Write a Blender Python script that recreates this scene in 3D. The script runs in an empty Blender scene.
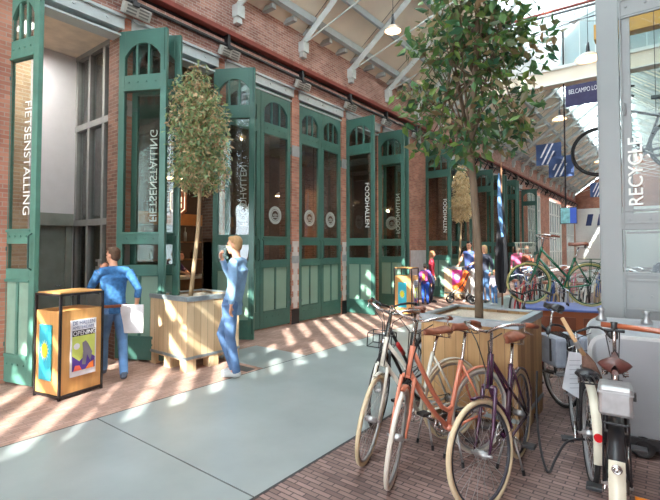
import bpy, math, random
from math import sin, cos, pi, radians as R, atan2, hypot
from mathutils import Vector, Matrix

random.seed(7)
sc = bpy.context.scene
COL = sc.collection

# ------------------------------------------------------------------ camera, sky, sun, exposure
F_PX = 440.0
cam_d = bpy.data.cameras.new('camera')
cam = bpy.data.objects.new('camera', cam_d); COL.objects.link(cam)
cam_d.sensor_fit = 'HORIZONTAL'; cam_d.sensor_width = 36.0; cam_d.lens = 36.0 * F_PX / 660.0
cam_d.shift_y = -17.5 / 660.0
cam_d.clip_start = 0.05; cam_d.clip_end = 400
cam.location = (0, 0, 1.65)
cam.rotation_euler = (R(90 + 1.9), 0, atan2(337.0, 440.0))
sc.camera = cam

world = bpy.data.worlds.new('sky'); sc.world = world; world.use_nodes = True
bg = world.node_tree.nodes['Background']
bg.inputs['Color'].default_value = (0.86, 0.94, 1.0, 1); bg.inputs['Strength'].default_value = 7.5

sun_d = bpy.data.lights.new('sun', 'SUN'); sun_d.energy = 15.0; sun_d.angle = R(0.25); sun_d.color = (1.0, 0.95, 0.86)
sun = bpy.data.objects.new('sun', sun_d); COL.objects.link(sun)
sun.rotation_euler = Vector((0.5, -1.6, 1.0)).to_track_quat('Z', 'Y').to_euler()
sun.location = (6, -14, 14)

sc.view_settings.view_transform = 'Standard'; sc.view_settings.look = 'None'
sc.view_settings.exposure = 0.54; sc.view_settings.gamma = 1.0; sc.view_settings.use_curve_mapping = False
sc.cycles.max_bounces = 8; sc.cycles.diffuse_bounces = 5; sc.cycles.transparent_max_bounces = 24
sc.cycles.sample_clamp_indirect = 6.0
sc.cycles.caustics_reflective = False; sc.cycles.caustics_refractive = False

# ------------------------------------------------------------------ materials
MC = {}
def _new(name):
    m = bpy.data.materials.new(name); m.use_nodes = True
    nt = m.node_tree; b = nt.nodes['Principled BSDF']
    return m, nt, b
def C4(c): return (c[0], c[1], c[2], 1.0)
def srgb(r, g, b):
    f = lambda v: (v/255/12.92) if v/255 <= 0.04045 else ((v/255+0.055)/1.055)**2.4
    return (f(r), f(g), f(b))
def mat(name, col, rough=0.6, metal=0.0, var=0.12, scale=6.0, bump=0.0, coat=0.0, stretch=None, emit=None, es=0.0):
    """a painted / plain surface with a little noise in its colour"""
    if name in MC: return MC[name]
    m, nt, b = _new(name); N = nt.nodes; L = nt.links
    tc = N.new('ShaderNodeTexCoord'); mp = N.new('ShaderNodeMapping')
    if stretch: mp.inputs['Scale'].default_value = stretch
    L.new(tc.outputs['Object'], mp.inputs['Vector'])
    nz = N.new('ShaderNodeTexNoise'); nz.inputs['Scale'].default_value = scale; nz.inputs['Detail'].default_value = 5
    L.new(mp.outputs['Vector'], nz.inputs['Vector'])
    rp = N.new('ShaderNodeValToRGB')
    rp.color_ramp.elements[0].position = 0.3; rp.color_ramp.elements[1].position = 0.7
    rp.color_ramp.elements[0].color = C4([c*(1-var) for c in col]); rp.color_ramp.elements[1].color = C4([min(1, c*(1+var)) for c in col])
    L.new(nz.outputs['Fac'], rp.inputs['Fac']); L.new(rp.outputs['Color'], b.inputs['Base Color'])
    b.inputs['Roughness'].default_value = rough; b.inputs['Metallic'].default_value = metal
    if coat: b.inputs['Coat Weight'].default_value = coat
    if bump:
        bp = N.new('ShaderNodeBump'); bp.inputs['Strength'].default_value = bump; bp.inputs['Distance'].default_value = 0.01
        L.new(nz.outputs['Fac'], bp.inputs['Height']); L.new(bp.outputs['Normal'], b.inputs['Normal'])
    if emit:
        b.inputs['Emission Color'].default_value = C4(emit); b.inputs['Emission Strength'].default_value = es
    MC[name] = m; return m
def mat_brick(name, c1, c2, mortar, bw=0.21, rh=0.065, ms=0.007, floor=False, bump=0.4, rough=0.85, rot=0.0):
    if name in MC: return MC[name]
    m, nt, b = _new(name); N = nt.nodes; L = nt.links
    tc = N.new('ShaderNodeTexCoord'); sx = N.new('ShaderNodeSeparateXYZ'); cx = N.new('ShaderNodeCombineXYZ')
    L.new(tc.outputs['Object'], sx.inputs[0])
    if floor:
        L.new(sx.outputs['X'], cx.inputs['X']); L.new(sx.outputs['Y'], cx.inputs['Y'])
    else:
        ad = N.new('ShaderNodeMath'); ad.operation = 'ADD'
        L.new(sx.outputs['X'], ad.inputs[0]); L.new(sx.outputs['Y'], ad.inputs[1])
        L.new(ad.outputs[0], cx.inputs['X']); L.new(sx.outputs['Z'], cx.inputs['Y'])
    mp = N.new('ShaderNodeMapping'); mp.inputs['Rotation'].default_value = (0, 0, rot)
    L.new(cx.outputs[0], mp.inputs['Vector'])
    br = N.new('ShaderNodeTexBrick'); br.inputs['Scale'].default_value = 1.0
    br.inputs['Brick Width'].default_value = bw; br.inputs['Row Height'].default_value = rh
    br.inputs['Mortar Size'].default_value = ms; br.inputs['Mortar Smooth'].default_value = 0.2
    br.inputs['Color1'].default_value = C4(c1); br.inputs['Color2'].default_value = C4(c2); br.inputs['Mortar'].default_value = C4(mortar)
    L.new(mp.outputs['Vector'], br.inputs['Vector'])
    nz = N.new('ShaderNodeTexNoise'); nz.inputs['Scale'].default_value = 2.2; nz.inputs['Detail'].default_value = 6
    L.new(mp.outputs['Vector'], nz.inputs['Vector'])
    mr = N.new('ShaderNodeMapRange'); mr.inputs['From Min'].default_value = 0.3; mr.inputs['From Max'].default_value = 0.7
    mr.inputs['To Min'].default_value = 0.78; mr.inputs['To Max'].default_value = 1.2
    L.new(nz.outputs['Fac'], mr.inputs['Value'])
    hs = N.new('ShaderNodeHueSaturation'); L.new(mr.outputs[0], hs.inputs['Value']); L.new(br.outputs['Color'], hs.inputs['Color'])
    L.new(hs.outputs['Color'], b.inputs['Base Color']); b.inputs['Roughness'].default_value = rough
    bp = N.new('ShaderNodeBump'); bp.inputs['Strength'].default_value = bump; bp.inputs['Distance'].default_value = 0.006; bp.invert = True
    L.new(br.outputs['Fac'], bp.inputs['Height']); L.new(bp.outputs['Normal'], b.inputs['Normal'])
    MC[name] = m; return m
def mat_wood(name, c1, c2, plank=0.11, axis='X', rough=0.6, coat=0.0, dark=0.35):
    """upright planks: seams every `plank` metres along x+y, grain running up z"""
    if name in MC: return MC[name]
    m, nt, b = _new(name); N = nt.nodes; L = nt.links
    tc = N.new('ShaderNodeTexCoord'); sx = N.new('ShaderNodeSeparateXYZ'); L.new(tc.outputs['Object'], sx.inputs[0])
    ad = N.new('ShaderNodeMath'); ad.operation = 'ADD'; L.new(sx.outputs['X'], ad.inputs[0]); L.new(sx.outputs['Y'], ad.inputs[1])
    dv = N.new('ShaderNodeMath'); dv.operation = 'DIVIDE'; L.new(ad.outputs[0], dv.inputs[0]); dv.inputs[1].default_value = plank
    fl = N.new('ShaderNodeMath'); fl.operation = 'FLOOR'; L.new(dv.outputs[0], fl.inputs[0])
    wn = N.new('ShaderNodeTexWhiteNoise'); wn.noise_dimensions = '1D'; L.new(fl.outputs[0], wn.inputs['W'])
    cx = N.new('ShaderNodeCombineXYZ')
    L.new(ad.outputs[0], cx.inputs['X']); L.new(fl.outputs[0], cx.inputs['Y'])
    sz = N.new('ShaderNodeMath'); sz.operation = 'MULTIPLY'; L.new(sx.outputs['Z'], sz.inputs[0]); sz.inputs[1].default_value = 0.12
    L.new(sz.outputs[0], cx.inputs['Z'])
    nz = N.new('ShaderNodeTexNoise'); nz.inputs['Scale'].default_value = 26; nz.inputs['Detail'].default_value = 6; nz.inputs['Distortion'].default_value = 0.8
    L.new(cx.outputs[0], nz.inputs['Vector'])
    av = N.new('ShaderNodeMath'); av.operation = 'MULTIPLY_ADD'; L.new(wn.outputs['Value'], av.inputs[0]); av.inputs[1].default_value = 0.6
    hf = N.new('ShaderNodeMath'); hf.operation = 'MULTIPLY'; L.new(nz.outputs['Fac'], hf.inputs[0]); hf.inputs[1].default_value = 0.5
    L.new(hf.outputs[0], av.inputs[2])
    rp = N.new('ShaderNodeValToRGB'); rp.color_ramp.elements[0].position = 0.15; rp.color_ramp.elements[1].position = 0.85
    rp.color_ramp.elements[0].color = C4(c1); rp.color_ramp.elements[1].color = C4(c2)
    L.new(av.outputs[0], rp.inputs['Fac'])
    fr = N.new('ShaderNodeMath'); fr.operation = 'FRACT'; L.new(dv.outputs[0], fr.inputs[0])
    lt = N.new('ShaderNodeMath'); lt.operation = 'LESS_THAN'; L.new(fr.outputs[0], lt.inputs[0]); lt.inputs[1].default_value = 0.035
    mx = N.new('ShaderNodeMixRGB'); mx.inputs['Color2'].default_value = C4([c*dark for c in c1])
    L.new(lt.outputs[0], mx.inputs['Fac']); L.new(rp.outputs['Color'], mx.inputs['Color1']); L.new(mx.outputs['Color'], b.inputs['Base Color'])
    b.inputs['Roughness'].default_value = rough; b.inputs['Coat Weight'].default_value = coat
    MC[name] = m; return m
def mat_glass(name, tint=(0.9, 0.95, 0.95), gloss=0.12, rough=0.02, milk=0.0):
    if name in MC: return MC[name]
    m = bpy.data.materials.new(name); m.use_nodes = True; nt = m.node_tree; N = nt.nodes; L = nt.links; N.clear()
    o = N.new('ShaderNodeOutputMaterial'); t = N.new('ShaderNodeBsdfTransparent'); t.inputs['Color'].default_value = C4(tint)
    g = N.new('ShaderNodeBsdfGlossy'); g.inputs['Roughness'].default_value = rough; g.inputs['Color'].default_value = (0.9, 0.95, 1, 1)
    mx = N.new('ShaderNodeMixShader'); lw = N.new('ShaderNodeLayerWeight'); lw.inputs['Blend'].default_value = 0.5
    fr = N.new('ShaderNodeMath'); fr.operation = 'POWER'; fr.inputs[1].default_value = 4.0; L.new(lw.outputs['Facing'], fr.inputs[0])
    ad = N.new('ShaderNodeMath'); ad.operation = 'ADD'; ad.use_clamp = True; ad.inputs[1].default_value = gloss
    L.new(fr.outputs[0], ad.inputs[0]); L.new(ad.outputs[0], mx.inputs['Fac']); L.new(t.outputs[0], mx.inputs[1]); L.new(g.outputs[0], mx.inputs[2])
    last = mx
    if milk:
        tr = N.new('ShaderNodeBsdfTranslucent'); tr.inputs['Color'].default_value = (0.95, 0.97, 0.97, 1)
        m2 = N.new('ShaderNodeMixShader'); m2.inputs['Fac'].default_value = milk
        L.new(mx.outputs[0], m2.inputs[1]); L.new(tr.outputs[0], m2.inputs[2]); last = m2
    L.new(last.outputs[0], o.inputs['Surface']); MC[name] = m; return m
def mat_leaf(name, cols, trans=0.35):
    if name in MC: return MC[name]
    m = bpy.data.materials.new(name); m.use_nodes = True; nt = m.node_tree; N = nt.nodes; L = nt.links; b = N['Principled BSDF']; o = N['Material Output']
    gi = N.new('ShaderNodeNewGeometry'); rp = N.new('ShaderNodeValToRGB'); rp.color_ramp.interpolation = 'LINEAR'
    e = rp.color_ramp.elements; e[0].position = 0; e[0].color = C4(cols[0]); e[1].position = 1; e[1].color = C4(cols[-1])
    for i, c in enumerate(cols[1:-1]):
        k = e.new((i+1)/(len(cols)-1)); k.color = C4(c)
    L.new(gi.outputs['Random Per Island'], rp.inputs['Fac']); L.new(rp.outputs['Color'], b.inputs['Base Color'])
    b.inputs['Roughness'].default_value = 0.38
    tr = N.new('ShaderNodeBsdfTranslucent'); L.new(rp.outputs['Color'], tr.inputs['Color'])
    mx = N.new('ShaderNodeMixShader'); mx.inputs['Fac'].default_value = trans
    L.new(b.outputs[0], mx.inputs[1]); L.new(tr.outputs[0], mx.inputs[2]); L.new(mx.outputs[0], o.inputs['Surface'])
    MC[name] = m; return m

BRICK = mat_brick('wall brick', srgb(184, 142, 128), srgb(150, 106, 96), srgb(190, 176, 168), bw=0.16, rh=0.052, ms=0.006)
BRICK_O = mat_brick('pier brick', srgb(198, 142, 120), srgb(172, 114, 96), srgb(176, 158, 146), bw=0.17, rh=0.055, ms=0.005)
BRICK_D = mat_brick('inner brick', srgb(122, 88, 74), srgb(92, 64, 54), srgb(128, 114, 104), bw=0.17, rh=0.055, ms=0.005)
PAVE_L = mat_brick('pink pavers', srgb(184, 152, 138), srgb(160, 128, 116), srgb(142, 120, 110), bw=0.15, rh=0.045, ms=0.004, floor=True, bump=0.3, rot=R(90))
PAVE_R = mat_brick('brown pavers', srgb(144, 120, 114), srgb(106, 86, 82), srgb(78, 66, 64), bw=0.15, rh=0.044, ms=0.005, floor=True, bump=0.7, rot=0.0)
CONC = mat('polished concrete', srgb(146, 154, 154), rough=0.3, var=0.14, scale=1.3)
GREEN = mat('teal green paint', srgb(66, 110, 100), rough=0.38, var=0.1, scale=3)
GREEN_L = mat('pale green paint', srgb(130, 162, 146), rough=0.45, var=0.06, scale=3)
STEEL_B = mat('pale blue grey steel', srgb(182, 194, 196), rough=0.5, var=0.06)
GREY_D = mat('warm grey door paint', srgb(140, 146, 147), rough=0.42, var=0.05, scale=2)
GLASS = mat_glass('door glass', (0.84, 0.87, 0.85), gloss=0.05)
GLASS_C = mat_glass('clear roof glass', (0.96, 0.98, 0.98), gloss=0.02)
GLASS_M = mat_glass('milky roof glass', (0.92, 0.96, 0.97), gloss=0.02, milk=0.55)
BEIGE = mat('beige roof board', srgb(238, 228, 210), rough=0.8, var=0.08, scale=1.2)
CREAM = mat('cream plaster', srgb(214, 208, 194), rough=0.85, var=0.03)
WHITE = mat('white paint', srgb(226, 228, 226), rough=0.5, var=0.03)
STONE = mat('grey stone block', srgb(160, 164, 166), rough=0.75, var=0.12, scale=8)
BLACK = mat('black paint', srgb(34, 34, 38), rough=0.35, var=0.1)
RUBBER = mat('black rubber', srgb(36, 36, 38), rough=0.8)
CHROME = mat('chrome', srgb(205, 205, 205), rough=0.18, metal=1.0, var=0.03)
ALU = mat('dull aluminium', srgb(176, 178, 180), rough=0.42, metal=0.8, var=0.08)
LEATHER = mat('brown leather', srgb(134, 78, 56), rough=0.5, var=0.2, scale=20)
RUST = mat('rust red paint', srgb(136, 64, 54), rough=0.6, var=0.15)
GALV = mat('galvanised trim', srgb(152, 164, 170), rough=0.4, metal=0.5, var=0.15, scale=12)
CRATE_L = mat_wood('pale crate planks', srgb(196, 168, 130), srgb(226, 202, 164))
CRATE_D = mat_wood('aged crate planks', srgb(146, 112, 72), srgb(196, 160, 112))
OAK = mat('oak veneer', srgb(204, 156, 98), rough=0.4, var=0.1, scale=3, stretch=(8, 8, 0.8))
SAND = mat('planter gravel', srgb(184, 172, 156), rough=0.95, var=0.25, scale=60, bump=0.5)
BARK = mat('bark', srgb(112, 98, 82), rough=0.9, var=0.25, scale=18, stretch=(1, 1, 0.2), bump=0.6)
BARK_P = mat('pale bark', srgb(168, 146, 116), rough=0.9, var=0.2, scale=18, stretch=(1, 1, 0.2))
SKIN = mat('skin', srgb(214, 160, 132), rough=0.55, var=0.05)
WARM = mat('warm lamp glow', (1, 0.75, 0.5), emit=(1.0, 0.62, 0.34), es=6.0)

# ------------------------------------------------------------------ mesh helpers
class MB:
    def __init__(s): s.v = []; s.f = []; s.M = Matrix()
    def add(s, vs, fs):
        n = len(s.v); s.v += [tuple(s.M @ Vector(p)) for p in vs]; s.f += [tuple(i+n for i in q) for q in fs]; return s
    def b2(s, x0, x1, y0, y1, z0, z1):
        vs = [(x, y, z) for z in (z0, z1) for y in (y0, y1) for x in (x0, x1)]
        return s.add(vs, [(0, 2, 3, 1), (4, 5, 7, 6), (0, 1, 5, 4), (2, 6, 7, 3), (0, 4, 6, 2), (1, 3, 7, 5)])
    def box(s, c, d, M=None):
        old = s.M
        s.M = s.M @ Matrix.Translation(c) @ (M or Matrix())
        s.b2(-d[0]/2, d[0]/2, -d[1]/2, d[1]/2, -d[2]/2, d[2]/2); s.M = old; return s
    def tube(s, pts, r, n=8, flat=1.0, up=None, closed=False):
        pts = [Vector(p) for p in pts]; k = len(pts)
        rs = r if isinstance(r, (list, tuple)) else [r]*k
        vs = []; fs = []; prev = None
        for i, p in enumerate(pts):
            a = pts[max(i-1, 0)]; b = pts[min(i+1, k-1)]
            t = (b-a); t = t.normalized() if t.length > 1e-9 else Vector((0, 0, 1))
            if prev is None:
                u = Vector(up) if up else (Vector((0, 0, 1)) if abs(t.z) < 0.9 else Vector((1, 0, 0)))
            else: u = prev
            u = u - t*u.dot(t)
            if u.length < 1e-6: u = t.orthogonal()
            u.normalize(); prev = u; w = t.cross(u)
            for j in range(n):
                q = 2*pi*j/n; vs.append(p + (u*cos(q) + w*sin(q)*flat)*rs[i])
        for i in range(k-1):
            for j in range(n):
                fs.append((i*n+j, i*n+(j+1) % n, (i+1)*n+(j+1) % n, (i+1)*n+j))
        fs.append(tuple(range(n))[::-1]); fs.append(tuple((k-1)*n+j for j in range(n)))
        return s.add(vs, fs)
    def ring(s, c, ax, rad, r, n=36, m=8, a0=0.0, a1=2*pi, flat=1.0):
        """torus (or arc of one) of radius rad about axis ax; flat stretches the section along the axis"""
        ax = Vector(ax).normalized(); u = Vector((0, 0, 1)) if abs(ax.z) < 0.9 else Vector((1, 0, 0))
        u = (u - ax*u.dot(ax)).normalized(); w = ax.cross(u); c = Vector(c)
        full = abs(a1-a0-2*pi) < 1e-6; cnt = n if full else n+1; vs = []; fs = []
        for i in range(cnt):
            a = a0+(a1-a0)*i/n; d = u*cos(a)+w*sin(a)
            for j in range(m):
                b = 2*pi*j/m; vs.append(c+d*(rad+r*cos(b))+ax*(r*sin(b)*flat))
        for i in range(n):
            i2 = (i+1) % cnt
            for j in range(m): fs.append((i*m+j, i2*m+j, i2*m+(j+1) % m, i*m+(j+1) % m))
        return s.add(vs, fs)
    def lathe(s, prof, n=24, c=(0, 0, 0)):
        vs = []; fs = []; c = Vector(c)
        for (r, z) in prof:
            for j in range(n): q = 2*pi*j/n; vs.append(c+Vector((r*cos(q), r*sin(q), z)))
        for i in range(len(prof)-1):
            for j in range(n): fs.append((i*n+j, i*n+(j+1) % n, (i+1)*n+(j+1) % n, (i+1)*n+j))
        return s.add(vs, fs)
    def ell(s, c, r, n=16, m=10):
        vs = []; fs = []
        for i in range(m+1):
            a = -pi/2+pi*i/m
            for j in range(n): q = 2*pi*j/n; vs.append((c[0]+r[0]*cos(a)*cos(q), c[1]+r[1]*cos(a)*sin(q), c[2]+r[2]*sin(a)))
        for i in range(m):
            for j in range(n): fs.append((i*n+j, i*n+(j+1) % n, (i+1)*n+(j+1) % n, (i+1)*n+j))
        return s.add(vs, fs)
    def prism(s, poly, y0, y1):
        """polygon in (x, z) extruded along y"""
        n = len(poly); vs = [(x, y0, z) for x, z in poly]+[(x, y1, z) for x, z in poly]
        fs = [tuple(range(n)), tuple(range(n, 2*n))[::-1]]+[(i, i+n, (i+1) % n+n, (i+1) % n) for i in range(n)]
        return s.add(vs, fs)
    def build(s, name, m, parent=None, smooth=False, bevel=0.0, label=None):
        me = bpy.data.meshes.new(name); me.from_pydata([tuple(p) for p in s.v], [], s.f); me.update()
        me.materials.append(m)
        if smooth: me.polygons.foreach_set('use_smooth', [True]*len(me.polygons))
        o = bpy.data.objects.new(name, me); COL.objects.link(o)
        if parent: o.parent = parent
        if bevel:
            b = o.modifiers.new('bevel', 'BEVEL'); b.width = bevel; b.segments = 2; b.limit_method = 'ANGLE'; b.angle_limit = R(40)
        if label: o['label'] = label
        return o
def tag(o, label=None, cat=None, group=None, kind=None):
    if label: o['label'] = label
    if cat: o['category'] = cat
    if group: o['group'] = group
    if kind: o['kind'] = kind
    return o
def thing(name, label, cat, loc=(0, 0, 0), rz=0.0, group=None):
    o = bpy.data.objects.new(name, None); COL.objects.link(o); o.location = loc; o.rotation_euler = (0, 0, rz); o.empty_display_size = 0.1
    return tag(o, label, cat, group)
def node(name, loc=(0, 0, 0), rz=0.0):
    o = bpy.data.objects.new(name, None); COL.objects.link(o); o.location = loc; o.rotation_euler = (0, 0, rz); o['kind'] = 'structure'; return o
def struct(name, mb, m, **k):
    o = mb.build(name, m, **k)
    if o.parent is None: o['kind'] = 'structure'
    return o
def lettering(name, txt, size, m, parent, origin, xd, yd, ext=0.001, align='LEFT', bold=0.0, sx=1.0, label=None):
    c = bpy.data.curves.new(name, 'FONT'); c.body = txt; c.size = size; c.extrude = ext; c.align_x = align; c.offset = bold
    t = bpy.data.objects.new('tmp', c); COL.objects.link(t)
    dg = bpy.context.evaluated_depsgraph_get(); dg.update()
    me = bpy.data.meshes.new_from_object(t.evaluated_get(dg)); me.name = name
    bpy.data.objects.remove(t); bpy.data.curves.remove(c)
    xd = Vector(xd).normalized(); yd = Vector(yd).normalized(); zd = xd.cross(yd)
    M = Matrix(((xd.x*sx, yd.x, zd.x, origin[0]), (xd.y*sx, yd.y, zd.y, origin[1]), (xd.z*sx, yd.z, zd.z, origin[2]), (0, 0, 0, 1)))
    me.transform(M); me.materials.clear(); me.materials.append(m)
    o = bpy.data.objects.new(name, me); COL.objects.link(o); o.parent = parent
    if label: o['label'] = label
    return o
_trim = [0]
def trim():
    _trim[0] += 1; return 'trim_%d' % _trim[0]

# ------------------------------------------------------------------ floor
g = MB(); g.b2(-12.5, -4.4, -16, 46, -0.2, 0); struct('floor', g, PAVE_L)
g = MB(); g.b2(-2.18, 6, -16, 46, -0.2, 0); struct('floor', g, PAVE_R)
g = MB(); g.b2(-4.385, -2.2, -16, 2.04, -0.2, 0.001)
for k in range(10): g.b2(-4.385, -2.2, 2.052+4.2*k, 2.052+4.2*(k+1)-0.012, -0.2, 0.001)
g.b2(-4.385, -2.2, 44.1, 46, -0.2, 0.001)
g.b2(-5.5, -4.4, 4.25, 5.15, -0.1, 0.003)
struct('floor', g, CONC)
g = MB(); g.b2(-4.4, -4.385, -16, 46, -0.2, 0.0015); g.b2(-2.2, -2.18, -16, 46, -0.2, 0.0015); g.b2(-4.385, -2.2, -16, 46, -0.2, -0.004)
struct(trim(), g, mat('dark slot drain', srgb(52, 52, 54)))
tag(MB().b2(-4.85, -4.45, 4.0, 4.16, 0.0, 0.004).build('floor_drain', mat('iron', srgb(90, 92, 94), metal=0.6)), 'dark iron drain cover let into the pink pavers beside the concrete strip', 'drain cover')

# ------------------------------------------------------------------ left wall
XW = -6.4; XB = -6.75; ZL = 4.86
OPEN = [(1.88, 3.24), (3.42, 4.98), (5.2, 7.0), (7.24, 8.84), (9.04, 10.62), (10.86, 12.42),
        (13.65, 15.5), (15.78, 17.5), (18.4, 20.0), (20.4, 22.0), (22.3, 24.0), (24.3, 26.0), (27.3, 30.4), (33.2, 37.4), (39.6, 43.0)]
w = MB(); y = -16
for a, b in OPEN: w.b2(XB, XW, y, a, 0, ZL); y = b
w.b2(XB, XW, y, 44, 0, ZL)
w.b2(XB, XW, -16, 44, 5.08, 7.1)
for a, b in OPEN: pass
y = -16
for a, b in OPEN: w.b2(XB, XW, y, a+0.0, ZL, 5.08); y = b
w.b2(XB, XW, y, 44, ZL, 5.08)
struct('wall_left', w, BRICK_O)
# brick band above the openings, with its ledge
w = MB(); w.b2(XW, XW+0.04, -16, 44, 5.1, 5.32); w.b2(XW, XW+0.12, -16, 44, 5.34, 5.40); struct(trim(), w, BRICK)
w = MB(); w.b2(XW+0.001, XW+0.05, -16, 44, 5.40, 6.95); struct('wall_left_upper', w, BRICK)
# steel lintels with studs
for a, b in OPEN[:12]:
    g = MB(); g.b2(XB+0.05, XW+0.03, a-0.03, b+0.03, 4.9, 5.09); g.b2(XB+0.05, XW+0.07, a-0.03, b+0.03, 5.06, 5.10); g.b2(XB+0.1, XW+0.0, a, b, 4.8, 4.83)
    n = max(3, int((b-a)/0.42))
    for i in range(n):
        yy = a+(i+0.5)*(b-a)/n; g.tube([(XW+0.03, yy, 4.99), (XW+0.05, yy, 4.99)], 0.022, 8)
    struct(trim(), g, STEEL_B)
# rust-red pipe, dark cables, brackets
g = MB(); g.b2(XW+0.05, XW+0.24, -16, 44, 5.47, 5.56); struct(trim(), g, RUST, bevel=0.01)
g = MB(); g.tube([(XW+0.10, -16, 5.44), (XW+0.10, 44, 5.44)], 0.025, 6); g.tube([(XW+0.16, -16, 5.30), (XW+0.16, 44, 5.30)], 0.03, 6); struct(trim(), g, BLACK)
g = MB()
PIERS = [(OPEN[i][1]+OPEN[i+1][0])/2 for i in range(5)]+[12.6, 13.5]+[(OPEN[i][1]+OPEN[i+1][0])/2 for i in range(6, 13)]
PIERS = [1.3]+PIERS
for yy in PIERS:
    g.b2(XW, XW+0.22, yy-0.03, yy+0.03, 5.25, 5.48); g.b2(XW, XW+0.26, yy-0.05, yy+0.05, 5.20, 5.25)
struct(trim(), g, BLACK)
g = MB()
for k in range(24):
    yy = 15.5+k*1.2; g.tube([(XW+0.1, yy, 5.5), (XW+0.3, yy+0.1, 5.3), (XW+0.12, yy+0.2, 5.05)], 0.03, 6)
struct(trim(), g, BLACK)
# stone blocks, quoins and black feet on the piers
gs = MB(); gb = MB(); gq = MB()
for i, yy in enumerate(PIERS[:6]):
    hw = (OPEN[i][0]-OPEN[i-1][1])/2-0.004 if i > 0 else 0.1
    gs.b2(XW-0.02, XW+0.012, yy-hw, yy+hw, 3.62, 3.86)
    if i <= 2: gs.b2(XW-0.02, XW+0.012, yy-hw, yy+hw, 0.9, 1.75)
    else:
        gb.b2(XW-0.02, XW+0.012, yy-hw, yy+hw, 0, 0.32)
        for q in range(12):
            e = hw*(0.85 if q % 2 else 0.55); gq.b2(XW-0.02, XW+0.008, yy-e, yy+e, 0.34+q*0.12, 0.34+(q+1)*0.12)
        gs.b2(XW-0.02, XW+0.014, yy-hw, yy+hw, 1.3, 1.46)
struct(trim(), MB().b2(XW-0.02, XW+0.012, 12.5, 13.6, 0, 1.55), mat('pale lit stone base', srgb(206, 208, 212))); gs.b2(XB+0.02, XW+0.01, OPEN[1][1]-0.004, OPEN[1][1]+0.02, 0, 1.75)  # pale stone, lightened further in its colour for the light on it
struct(trim(), gs, STONE, bevel=0.004); struct(trim(), gb, BLACK); struct(trim(), gq, mat('pale quoin paint', srgb(206, 200, 196)))
# inner reveals, their shade put into a darker copy of the pier brick
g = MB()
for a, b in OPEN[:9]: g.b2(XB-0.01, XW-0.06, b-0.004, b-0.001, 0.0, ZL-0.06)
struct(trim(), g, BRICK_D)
# downpipe at the wide pier
g = MB(); g.tube([(XW+0.12, 12.95, 5.0), (XW+0.12, 12.95, 6.9)], 0.05, 10); g.b2(XW+0.05, XW+0.18, 12.86, 13.04, 5.6, 5.66); g.b2(XW+0.05, XW+0.18, 12.86, 13.04, 6.4, 6.46); struct(trim(), g, STEEL_B)

# right wall, its openings out of view, and the far gable
g = MB(); g.b2(2.8, 3.1, -16, 44, 0, 6.2); struct('wall_right', g, BRICK)
g = MB(); g.b2(-6.4, 2.8, 44, 44.3, 5.0, 6.2)
g.add([(-6.4, 44, 6.2), (2.8, 44, 6.2), (-1.8, 44, 9.7), (-6.4, 44.3, 6.2), (2.8, 44.3, 6.2), (-1.8, 44.3, 9.7)], [(0, 1, 2), (5, 4, 3), (0, 3, 4, 1), (1, 4, 5, 2), (2, 5, 3, 0)])
struct('wall_back', g, mat_brick('gable brick', srgb(176, 116, 92), srgb(150, 92, 74), srgb(150, 130, 118)))
g = MB(); g.b2(-6.4, 2.8, 43.98, 44.3, 0, 5.0); struct('wall_back_lower', g, WHITE)
for i, x in enumerate((-5.6, -4.4, -3.0)):
    g = MB(); g.b2(x, x+0.7, 43.9, 43.97, 2.3, 3.5); g.b2(x+0.32, x+0.38, 43.87, 43.9, 2.3, 3.5); struct('window_%d' % (i+10), g, WHITE)
# ------------------------------------------------------------------ roof
SL = 0.77; RX = -1.8
def rz_(x): return 6.13+SL*(x+6.4) if x <= RX else 6.13+SL*(RX*2+6.4-x)
def slab(x0, x1, y0, y1, off, th, mb=None):
    g = mb or MB()
    g.add([(x, y, rz_(x)+off+t) for t in (0, th) for y in (y0, y1) for x in (x0, x1)], [(0, 2, 3, 1), (4, 5, 7, 6), (0, 1, 5, 4), (2, 6, 7, 3), (0, 4, 6, 2), (1, 3, 7, 5)]); return g
g = slab(-6.75, -3.7, -16, 44, 0.22, 0.06); struct('ceiling', g, BEIGE)
g = slab(0.12, 3.1, -16, 6, 0.22, 0.06); slab(-1.3, 3.1, 6, 44, 0.22, 0.06, g); struct('ceiling_right', g, BEIGE)
g = slab(-3.7, RX, -16, 44, 0.25, 0.012); struct('window_1', g, GLASS_M)
g = slab(RX, 0.28, -16, 44, 0.25, 0.012); struct('window_2', g, GLASS_C)
g = MB()
for k in range(121):
    yy = -16+0.5*k
    slab(-3.7, RX, yy-0.02, yy+0.02, 0.17, 0.09, g)
    e = 0.095 if yy < 6 else 0.02  # bars out of view widened to cut the sunlight into patches
    slab(RX, 0.28, yy-e, yy+e, 0.17, 0.09, g)
g.b2(RX-0.05, RX+0.05, -16, 44, rz_(RX)+0.1, rz_(RX)+0.32); slab(RX, -1.48, -16, 44, 0.265, 0.03, g)  # opaque ridge cap added to keep sun off the left wall
struct(trim(), g, STEEL_B)
g = MB()   # seams of the roof boards
for k in range(33): slab(-6.4, -3.7, -15.7+1.84*k+0.9, -15.7+1.84*k+0.915, 0.208, 0.012, g)
struct(trim(), g, mat('board seam', srgb(140, 132, 118)))
g = MB()   # purlins
for x, s in ((-6.02, 0.13), (-5.42, 0.06), (-4.55, 0.1), (-3.7, 0.14), (0.16, 0.14), (1.2, 0.1), (2.3, 0.1)):
    g.b2(x-s/2, x+s/2, -16, 44, rz_(x)+0.06, rz_(x)+0.21)
struct(trim(), g, STEEL_B)
g = MB()   # little rafter tails under the eave beam
for k in range(98):
    yy = -16+k*0.614; g.b2(-6.38, -6.06, yy-0.05, yy+0.05, 6.36, 6.46)
struct(trim(), g, mat('bracket grey', srgb(168, 176, 176)))
YR = [5.38+1.86*k for k in range(-11, 21)]
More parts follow.
